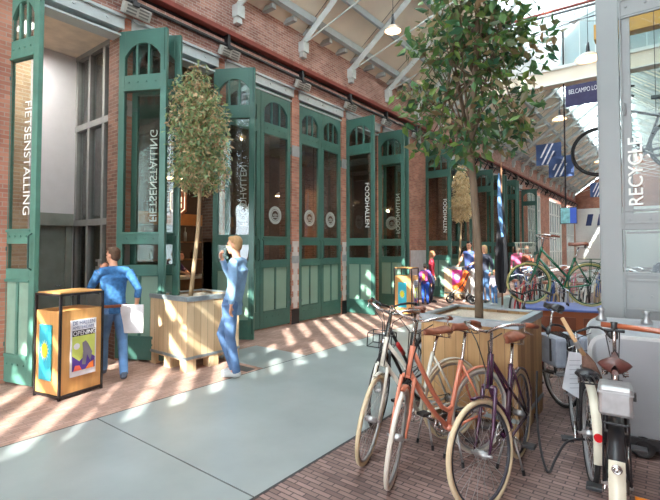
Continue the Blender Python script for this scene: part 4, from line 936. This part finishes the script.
# crowd of parked bikes behind the podium: low-detail frames reused
def small_bike(label, loc, rz, fm, tm):
    t = thing('parked_bicycle', label, 'bicycle', loc, rz, 'bicycles parked in the distance')
    g = MB()
    for a, b in (((0.38, 0, 0.28), (0.85, 0, 0.8)), ((0.38, 0, 0.28), (0.22, 0, 0.8)), ((0.22, 0, 0.74), (0.82, 0, 0.86)), ((0, 0, 0.34), (0.38, 0, 0.28)), ((0, 0, 0.34), (0.25, 0, 0.7)), ((0.83, 0, 0.9), (1.02, 0, 0.34))): g.tube([a, b], 0.018, 6)
    g.build('frame', fm, t)
    for x in (0, 1.02):
        w = MB().ring((x, 0, 0.34), (0, 1, 0), 0.32, 0.02, 28, 6).build('wheel', tm, t); g = MB()
        for i in range(12): g.tube([(x, 0, 0.34), (x+0.31*cos(i*pi/6), 0, 0.34+0.31*sin(i*pi/6))], 0.002, 3)
        g.build('spokes', ALU, w)
    MB().tube([(0.66, -0.28, 0.98), (0.82, -0.12, 1.04), (0.84, 0, 1.02), (0.82, 0.12, 1.04), (0.66, 0.28, 0.98)], 0.013, 6).build('handlebar', CHROME, t)
    MB().tube([(0.05, 0, 0.93), (0.15, 0, 0.95), (0.32, 0, 0.94)], [0.06, 0.07, 0.02], 8, flat=0.4, up=(0, 1, 0)).build('saddle', LEATHER, t)
    return t
def copy_tree(o, parent=None):
    c = o.copy(); COL.objects.link(c); c.parent = parent
    for ch in o.children: copy_tree(ch, c)
    return c
cols = [('red', srgb(176, 40, 44)), ('blue', srgb(50, 84, 150)), ('white', srgb(222, 222, 218)), ('turquoise', srgb(60, 150, 150)), ('black', srgb(40, 40, 44)), ('pink', srgb(214, 120, 140))]
protos = [small_bike(c+' bicycle, nearest '+c+' one in the far parking rows behind the podium', (-2.55+0.6*i, 9.6, 0), R(90), mat('small frame '+c, k, rough=0.35), [RUBBER, CRM][i % 2]) for i, (c, k) in enumerate(cols)]
rows = ['second', 'third', 'fourth', 'fifth']
for j in range(3):
    for i in range(6):
        o = copy_tree(protos[(i*2+j) % 6]); o.location = (-2.85-0.5*j+0.6*i, 12.0+1.8*j, 0); o.rotation_euler = (0, 0, R(90))
        o['label'] = '%s bicycle in the %s parking row behind the podium, %s from the row end' % (cols[(i*2+j) % 6][0], rows[j], ['first', 'second', 'third', 'fourth', 'fifth', 'sixth'][i])
# hanging bicycle behind the glass of the grey door, hung by cables
t, MS, D = bike('black bicycle hanging in the air behind the grey shop door', (0.16, 7.05), (-0.72, 7.0), None, BLACK, 'gent', RUBBER, RUBBER, None, z0=2.62, R_=0.34, grip=BLACK, saddle=BLACK, bar_m=BLACK, stand=False)
g = MB(); g.tube([(0.24, 0, 0.75), (0.24, 0, 5.3)], 0.004, 5); g.tube([(0.68, 0, 0.9), (0.68, 0, 5.6)], 0.004, 5); g.build('hanging_cable', BLACK, t)

# ------------------------------------------------------------------ banners, screen, parasol
def banner(label, x0, x1, y_, z0, z1, m, txt=None, stripes=False, top=None):
    t = thing('hanging_banner', label, 'banner', ((x0+x1)/2, y_, z0)); w = (x1-x0)/2; h = z1-z0
    g = MB(); n = 8
    for s in (0, 1):
        vs = [(-w+2*w*i/n, s*0.006+0.02*sin(i*1.4), z) for z in (0, h) for i in range(n+1)]
        g.add(vs, [(i, i+1, n+2+i, n+1+i) if s == 0 else (i+1, i, n+1+i, n+2+i) for i in range(n)])
    c = g.build('cloth', m, t, smooth=True)
    if txt: lettering('lettering', txt, 0.21, mat('white print', srgb(224, 224, 230)), c, (-w+0.1, -0.03, h*0.42), (1, 0, 0), (0, 0, 1), sx=0.58)
    if stripes:
        g = MB(); sw = w*0.14
        for k, z0_, z1_ in ((-0.55, 0.35, 0.98), (-0.15, 0.02, 0.98), (0.25, 0.02, 0.62)):
            xa = k*w+0.9*w*(z0_-0.5); xb = k*w+0.9*w*(z1_-0.5); g.prism([(xa, h*z0_), (xa+sw, h*z0_), (xb+sw, h*z1_), (xb, h*z1_)], -0.032, -0.026)
        g.build('white_stripes', mat('white print', srgb(224, 224, 230)), c)
    MB().tube([(-w, 0, h), (w, 0, h)], 0.012, 6).build('top_rod', ALU, t)
    zt = rz_((x0+x1)/2)+0.2
    g = MB()
    for s in (-1, 1): g.tube([(s*w*0.95, 0, h), (s*w*0.95, 0, zt-z0)], 0.006, 5)
    g.build('hanging_wire', ALU, t)
    return t
PB = mat('dusky purple cloth', srgb(66, 62, 96), rough=0.8); BB = mat('slate blue cloth', srgb(64, 84, 128), rough=0.8)
banner('dusky purple banner lettered in white beneath the glass screen', -2.55, -1.05, 16.0, 6.22, 7.16, PB, txt='BELCAMPO LO', top=8.9)
banner('slate blue banner with white diagonal stripes, the nearer of the overlapping pair', -4.76, -3.7, 22.0, 5.42, 6.4, BB, stripes=True, top=7.9)
banner('slate blue banner with white diagonal stripes, the farther of the overlapping pair', -4.62, -3.5, 24.0, 5.1, 6.15, BB, stripes=True, top=7.9)
banner('small slate blue banner before the brick gable', -4.27, -3.3, 36.0, 5.18, 6.2, BB, stripes=True, top=8.1)
t = thing('awning', 'blue and white striped awning over the far white wall', 'awning', (-4.3, 43.95, 3.5))
for k in range(8):
    g = MB(); x = -1.3+0.42*k; g.prism([(x, 0), (x+0.42, 0), (x+0.6, 1.0), (x+0.18, 1.0)], -0.02, 0.02)
    g.build('awning_stripe', WHITE if k % 2 else mat('deep blue cloth', srgb(44, 60, 110)), t)
t = thing('display_screen', 'blue lit display screen hanging from a thin pole above the parked bicycles', 'screen', (-2.05, 13.0, 2.26))
MB().box((0, 0.02, 0.22), (0.40, 0.05, 0.44)).build('screen_case', BLACK, t, bevel=0.006)
MB().box((-0.07, -0.008, 0.22), (0.22, 0.006, 0.40)).build('picture', mat('screen picture', srgb(110, 160, 170), emit=srgb(110, 170, 160), es=0.25, var=0.6, scale=9), t)
MB().box((0.115, -0.008, 0.22), (0.15, 0.006, 0.40)).build('side_panel', mat('screen blue', srgb(50, 76, 150), emit=srgb(50, 90, 200), es=0.3), t)
MB().tube([(-0.06, 0.03, 0.4), (-0.06, 0.03, 5.2)], 0.02, 8).build('pole', BLACK, t)
t = thing('closed_parasol', 'tall black parasol folded shut on its pole beyond the planter tree', 'parasol', (-3.3, 11.4, 0))
MB().tube([(0, 0, 0), (0, 0, 2.6), (0.02, 0, 3.8)], [0.025, 0.025, 0.02], 10).build('pole', mat('parasol pole', srgb(120, 84, 60)), t, smooth=True)
g = MB(); n = 16; prof = [(0.03, 3.0), (0.05, 2.8), (0.07, 2.4), (0.11, 1.8), (0.14, 1.2), (0.13, 0.8), (0.06, 0.5)]; vs = []; fs = []
for r, z in prof:
    for j in range(n): q = 2*pi*j/n; rr = r*(1.25 if j % 2 else 0.72); vs.append((rr*cos(q), rr*sin(q), z))
for i in range(len(prof)-1):
    for j in range(n): fs.append((i*n+j, i*n+(j+1) % n, (i+1)*n+(j+1) % n, (i+1)*n+j))
g.add(vs, fs); g.build('canopy', BLACK, t)
MB().tube([(-0.02, -0.1, 3.5), (0.0, -0.14, 2.6), (0.06, -0.12, 1.9)], [0.02, 0.06, 0.03], 8).build('blue_flap', mat('pale blue cloth', srgb(96, 140, 190)), t)
MB().lathe([(0, 0), (0.28, 0), (0.28, 0.05), (0.05, 0.09), (0.03, 0.2)], 20).build('base', STONE, t)

# ------------------------------------------------------------------ people
def remesh(o, v, sm=2):
    m = o.modifiers.new('skin', 'REMESH'); m.mode = 'VOXEL'; m.voxel_size = v; m.use_smooth_shade = True
    if sm: s = o.modifiers.new('smooth', 'SMOOTH'); s.iterations = sm; s.factor = 0.5
    return o
def person(label, loc, rz, H=1.8, P=None, shirt=None, trouser=None, shoe=None, hair=None, skin=None, sleeve=1.0, coat=False, hairlen=0.0, fine=0.009, skirt=None, slim=1.0, curlR=0.6, curlL=0.6, name='person'):
    k = H/1.8; skin = skin or SKIN
    J = dict(pel=(0, 0, .95), spi=(0, 0.0, 1.14), che=(0, -.0, 1.36), nek=(0, .0, 1.52), hed=(0, .02, 1.67),
             shL=(-.185, 0, 1.45), elL=(-.25, -.03, 1.17), wrL=(-.25, .07, .93), shR=(.185, 0, 1.45), elR=(.25, -.03, 1.17), wrR=(.25, .07, .93),
             hiL=(-.09, 0, .92), knL=(-.10, .02, .50), anL=(-.10, -.02, .09), hiR=(.09, 0, .92), knR=(.10, .02, .50), anR=(.10, -.02, .09), toL=(-.11, .15, .03), toR=(.11, .15, .03), hyaw=0)
    J.update(P or {}); hyaw = J.pop('hyaw')
    V = {a: Vector(b) for a, b in J.items()}
    t = thing(name, label, 'person', loc, rz); t.scale = (k, k, k)
    g = MB()
    def hand(w, e, s, curl):
        d = (w-e).normalized(); side = d.cross(Vector((0, 1, 0)) if abs(d.y) < 0.8 else Vector((0, 0, 1))).normalized(); nrm = d.cross(side).normalized()*1.0
        if nrm.x*s > 0: nrm = -nrm
        side = nrm.cross(d).normalized()
        if side.y < 0: side = -side
        c = w+d*0.05; g.tube([w, c, w+d*0.088], [0.024, 0.036, 0.034], 10, flat=0.5, up=side)
        for i, (o, L) in enumerate(((-.028, .055), (-.0095, .068), (.0095, .075), (.028, .068))):
            b = w+d*0.085+side*o; m = b+(d*cos(curl*0.5)+nrm*sin(curl*0.5))*L*0.5; e2 = m+(d*cos(curl*1.4)+nrm*sin(curl*1.4))*L*0.5
            g.tube([b-d*0.02, b, m, e2], [0.0095, 0.0092, 0.0085, 0.007], 7)
        b = w+d*0.03+side*0.03; g.tube([b-side*0.01, b+side*0.02+d*0.02, b+side*0.03+d*0.048+nrm*0.01], [0.012, 0.0105, 0.008], 7)
    for s, a in ((-1, 'L'), (1, 'R')):
        g.tube([V['sh'+a], V['sh'+a].lerp(V['el'+a], .5), V['el'+a], V['el'+a].lerp(V['wr'+a], .35), V['wr'+a]], [.046, .042, .034, .036, .024], 12)
        hand(V['wr'+a], V['el'+a], s, curlR if a == 'R' else curlL)
        g.tube([V['hi'+a], V['hi'+a].lerp(V['kn'+a], .5), V['kn'+a], V['kn'+a].lerp(V['an'+a], .35), V['an'+a]], [.08, .07, .05, .052, .034], 12)
        g.tube([V['an'+a], V['an'+a].lerp(V['to'+a], .5)+Vector((0, 0, -.005)), V['to'+a]], [.036, .036, .02], 10)
    g.tube([V['pel'], V['spi'], V['che'], V['che'].lerp(V['nek'], .75)], [.125, .12, .14, .07], 16, flat=0.68, up=(1, 0, 0))
    g.tube([V['shL'], V['shR']], .05, 10)
    g.tube([V['che'].lerp(V['nek'], .6), V['nek'], V['hed']-Vector((0, .01, .04))], [.065, .054, .052], 12)
    h = V['hed']; old = g.M; HM = Matrix.Translation(h) @ Matrix.Rotation(hyaw, 4, 'Z'); g.M = HM
    g.ell((0, -.008, .03), (.072, .092, .092)); g.ell((0, .022, -.035), (.055, .065, .068)); g.ell((0, .055, -.088), (.026, .022, .02))
    g.tube([(0, .08, .02), (0, .103, -.018), (0, .088, -.03)], [.009, .014, .012], 8); g.ell((0, .084, -.052), (.022, .01, .007)); g.ell((0, .080, -.064), (.02, .01, .008))
    for s in (-1, 1): g.ell((s*.073, -.002, -.005), (.01, .018, .03), 8, 6); g.ell((s*.03, .076, .03), (.02, .012, .008), 8, 6)
    g.M = old
    b = g.build('body', skin, t, smooth=True); remesh(b, fine, 2)
    g = MB(); g.M = HM
    for s in (-1, 1): g.ell((s*.028, .078, .008), (.011, .008, .006), 8, 6)
    g.build('eyes', BLACK, b)
    # hair
    g = MB(); g.M = HM; hl = hairlen
    g.ell((0, -.020, .048), (.077, .088, .083)); g.ell((0, -.042, .0), (.073, .062, .08)); g.ell((0, .035, .094), (.05, .048, .028))
    if hl: g.tube([(0, -.05, .04), (0, -.075, -.06), (0, -.075, -.06-hl)], [.078, .072, .045], 12, flat=0.6, up=(1, 0, 0)); g.ell((-.065, -.01, -.03), (.022, .04, .09)); g.ell((.065, -.01, -.03), (.022, .04, .09))
    hr = g.build('hair', hair or mat('brown hair', srgb(74, 52, 38), rough=0.7, var=0.3, scale=50), t, smooth=True); remesh(hr, max(fine, 0.01), 1)
    # top
    if shirt:
        g = MB(); q = 1.0*slim
        g.tube([V['pel']-Vector((0, 0, .06 if not coat else .16)), V['pel'], V['spi'], V['che'], V['che'].lerp(V['nek'], .62)], [.165*q, .160*q, .150*q, .178*q, .095], 20, flat=0.70, up=(1, 0, 0))
        g.tube([V['shL'], V['shL'].lerp(V['shR'], .5)+Vector((0, 0, .01)), V['shR']], [.062, .07, .062], 12)
        g.ring(V['nek']-Vector((0, -.002, .025)), (0, -.2, 1), .062, .014, 20, 6)
        for a in 'LR':
            A = [V['sh'+a], V['sh'+a].lerp(V['el'+a], .5), V['el'+a], V['el'+a].lerp(V['wr'+a], .5), V['wr'+a].lerp(V['el'+a], .06)]; rr = [.066, .058, .050, .047, .037]
            n = 5 if sleeve >= 1 else (4 if sleeve > 0.6 else 2)
            if sleeve > 0: g.tube(A[:n], rr[:n], 12)
        s_ = g.build('shirt', shirt, t, smooth=True); remesh(s_, max(0.010, fine), 2)
    if trouser:
        g = MB()
        for s, a in ((-1, 'L'), (1, 'R')):
            g.tube([V['pel']+Vector((s*.05, 0, .02)), V['hi'+a], V['hi'+a].lerp(V['kn'+a], .5), V['kn'+a], V['kn'+a].lerp(V['an'+a], .45), V['an'+a]-Vector((0, 0, .02))], [.10, .105*slim, .088, .066, .060, .052], 14)
        g.tube([V['pel']+Vector((0, 0, .05)), V['pel']-Vector((0, 0, .07))], [.142*slim, .145*slim], 16, flat=0.75, up=(1, 0, 0))
        s_ = g.build('trousers', trouser, t, smooth=True); remesh(s_, max(0.010, fine), 2)
    if skirt:
        g = MB(); g.lathe([(.13, 1.0), (.17, .85), (.24, .55)], 20); g.build('skirt', skirt, t, smooth=True)
    for a in 'LR':
        A = V['an'+a]; T_ = V['to'+a]; d = (T_-A); 
        g = MB(); g.tube([A+Vector((0, 0, .02)), A-Vector((0, 0, .01))], [.042, .048], 12); g.tube([A-d*0.30+Vector((0, 0, -.045)), A+d*.1+Vector((0, 0, -.035)), A+d*.6, T_+Vector((0, 0, 0.005)), T_+d*0.14], [.034, .044, .045, .036, .018], 12)
        s_ = g.build('shoe', shoe or BLACK, t, smooth=True); remesh(s_, 0.009, 2)
    return t
DEN = mat('light denim', srgb(124, 160, 196), rough=0.85, var=0.2, scale=9); DENB = mat('blue patterned cotton', srgb(52, 104, 156), rough=0.85, var=0.35, scale=22)
JN = mat('faded jeans', srgb(84, 116, 158), rough=0.85, var=0.3, scale=7); JN2 = mat('blue jeans', srgb(92, 132, 180), rough=0.85, var=0.28, scale=6)
SHB = mat('pale trainers', srgb(190, 196, 198), rough=0.6)
# walking man, seen from behind
t = person('dark-haired man in blue patterned shirt walking to the doorway', (-5.62, 2.80, 0), R(76), 1.66,
           dict(anR=(.06, -.36, .13), toR=(.08, -.22, .035), knR=(.10, -.08, .50), anL=(-.07, .22, .09), toL=(-.08, .39, .04), knL=(-.09, .16, .50), pel=(0, 0, .94), hiL=(-.09, 0, .91), hiR=(.09, 0, .91),
                elR=(.29, -.12, 1.20), wrR=(.27, -.10, .96), elL=(-.27, .13, 1.22), wrL=(-.12, .20, 1.46), che=(0, .02, 1.36), nek=(0, .05, 1.52), hed=(0, .08, 1.665), hyaw=R(38)),
           DENB, JN2, mat('grey canvas shoes', srgb(74, 84, 100)), sleeve=0.8, curlR=1.6, curlL=1.3, hair=mat('dark brown hair', srgb(86, 62, 44), rough=0.7, var=0.3, scale=50))
b_ = MB(); b_.M = Matrix.Diagonal((1, .72, 1, 1)); b_.lathe([(.166, .965), (.172, .985), (.166, 1.005)], 24).build('belt', LEATHER, t, smooth=True)
tb = thing('carrier_bag', 'flat white carrier held by the walking man', 'bag', (-5.42, 2.93, 0.56), R(-50))
MB().b2(-0.012, 0.012, -0.15, 0.15, 0.0, 0.36).build('bag_body', mat('white card', srgb(222, 224, 230)), tb, bevel=0.006)
# standing man, side on, hand at his mouth
t = person('fair-haired man in pale denim shirt by the planter, hand at mouth', (-4.41, 3.74, 0), R(118), 1.80,
           dict(pel=(0, .02, .95), hiL=(-.09, .02, .92), hiR=(.09, .02, .92), knR=(.06, .19, .53), anR=(.03, .0, .09), toR=(.05, .16, .035), knL=(-.07, .02, .50), anL=(-.05, -.06, .09), toL=(-.06, .11, .035),
                spi=(0, -.03, 1.14), che=(0, -.05, 1.36), nek=(0, -.03, 1.52), hed=(0, .0, 1.67), shL=(-.18, -.05, 1.45), shR=(.18, -.05, 1.45),
                elL=(-.25, -.09, 1.18), wrL=(-.24, -.06, .94), elR=(.22, .16, 1.25), wrR=(.06, .19, 1.50)),
           DEN, JN, SHB, sleeve=1.0, curlR=1.5, hair=mat('fair hair', srgb(172, 138, 96), rough=0.7, var=0.25, scale=50), coat=True)
# hallway people
person('girl in a red cardigan and dark leggings walking past the far kiosk', (-5.55, 12.2, 0), R(-60), 1.55, dict(anR=(.06, -.2, .12), toR=(.07, -.06, .035)), mat('red cardigan', srgb(196, 50, 72)), mat('navy leggings', srgb(50, 56, 84)), BLACK,
       hair=mat('light brown hair', srgb(160, 116, 76), rough=0.7), hairlen=0.14, fine=0.016, slim=0.85, coat=True)
t = person('small child with a pink and blue backpack beside the girl in red', (-5.55, 11.75, 0), R(10), 1.18, {}, mat('purple top', srgb(120, 90, 180)), mat('bright blue shorts', srgb(40, 90, 200)), BLACK, fine=0.018, hair=mat('black hair', srgb(46, 36, 34)))
g = MB().box((0, -0.16, 1.25), (0.3, 0.14, 0.42)); bp_ = thing('backpack', 'pink and blue backpack worn by the small child', 'backpack', (-5.55, 11.75, 0), R(10)); bp_.scale = (0.66,)*3
g.build('pack', mat('pink backpack', srgb(216, 90, 160)), bp_, bevel=0.03); MB().box((0, -0.245, 1.2), (0.12, 0.03, 0.3)).build('pocket', mat('amber cloth', srgb(230, 170, 80)), bp_, bevel=0.01)
person('man in a blue sleeveless top pushing the orange pushchair', (-4.72, 13.05, 0), R(170), 1.82, dict(elR=(.24, .1, 1.2), wrR=(.18, .32, 1.1), elL=(-.24, .1, 1.2), wrL=(-.18, .32, 1.1)), mat('blue vest', srgb(84, 104, 168)), mat('pale shorts', srgb(214, 210, 206)), WHITE, sleeve=0, fine=0.016,
       hair=mat('black hair', srgb(46, 36, 34)))
person('woman in a dark jacket and jeans with long blonde hair', (-4.35, 13.3, 0), R(160), 1.72, {}, mat('dark jacket', srgb(52, 58, 74)), JN, BLACK, fine=0.016, coat=True, slim=0.9, hairlen=0.2, hair=mat('blonde hair', srgb(222, 190, 140), rough=0.7))
person('toddler in a pale top and blue jeans standing by the blonde woman', (-3.95, 12.9, 0), R(160), 1.0, {}, mat('lilac top', srgb(196, 190, 206)), JN2, WHITE, fine=0.02, hair=mat('light brown hair', srgb(160, 116, 76), rough=0.7))
person('woman in a pink top in the far crowd beside the parasol', (-4.6, 18.0, 0), R(190), 1.68, {}, mat('pink top', srgb(220, 110, 150)), mat('navy leggings', srgb(50, 56, 84)), BLACK, fine=0.02, hairlen=0.12)
person('far visitor in a brick-red jacket in the crowd', (-4.1, 17.3, 0), R(150), 1.72, {}, mat('rusty jacket', srgb(140, 76, 60)), JN, BLACK, fine=0.02)
person('far visitor in a peach coat seen past the green bicycle', (-3.9, 18.8, 0), R(200), 1.66, {}, mat('peach coat', srgb(220, 176, 150)), BLACK, BLACK, fine=0.02, coat=True, hairlen=0.1)
person('dark-haired woman in a dark top standing in for a reflection in the small pane of the grey door', (0.02, 9.2, 0), R(160), 1.66, {}, mat('charcoal top', srgb(60, 58, 68)), BLACK, BLACK, fine=0.018, hairlen=0.1, hair=mat('black hair', srgb(46, 36, 34)))  # figure added behind the door to imitate a reflection in its pane
person('bartender in a dark patterned shirt bending over the food hall counter', (-8.9, 5.6, 0), R(-60), 1.7, dict(spi=(0, .06, 1.12), che=(0, .16, 1.30), nek=(0, .26, 1.42), hed=(0, .34, 1.53), shL=(-.18, .17, 1.38), shR=(.18, .17, 1.38), elL=(-.22, .34, 1.2), wrL=(-.1, .5, 1.15), elR=(.22, .34, 1.2), wrR=(.1, .5, 1.15)),
       mat('plum shirt', srgb(88, 56, 96), var=0.4, scale=30), BLACK, BLACK, fine=0.016, sleeve=0.8)
# pushchair
t = thing('pushchair', 'orange pushchair with black wheels before the distant planter', 'pushchair', (-4.72, 12.45, 0), R(30))
g = MB(); g.tube([(-0.3, 0.0, 0.25), (0.0, 0.0, 0.55), (0.25, 0.0, 1.05)], 0.015, 8); g.tube([(-0.3, 0.4, 0.25), (0.0, 0.4, 0.55), (0.25, 0.4, 1.05)], 0.015, 8); g.tube([(0.25, 0, 1.05), (0.25, 0.4, 1.05)], 0.018, 8); g.tube([(0.28, 0, 0.15), (0, 0, 0.55)], 0.012, 8); g.tube([(0.28, 0.4, 0.15), (0, 0.4, 0.55)], 0.012, 8)
g.build('frame', BLACK, t)
g = MB(); g.prism([(-0.25, 0.42), (0.02, 0.36), (0.22, 0.9), (0.12, 0.98), (-0.02, 0.6), (-0.22, 0.52)], 0.03, 0.37); g.build('seat', mat('orange cloth', srgb(236, 104, 36), rough=0.8), t, bevel=0.02)
for x, y_ in ((-0.32, 0.2), (0.28, -0.02), (0.28, 0.42)):
    g = MB(); g.ring((x, y_, 0.125), (0, 1, 0), 0.1, 0.025, 20, 8); g.tube([(x, y_-0.02, 0.125), (x, y_+0.02, 0.125)], 0.05, 12); g.build('wheel', RUBBER, t)
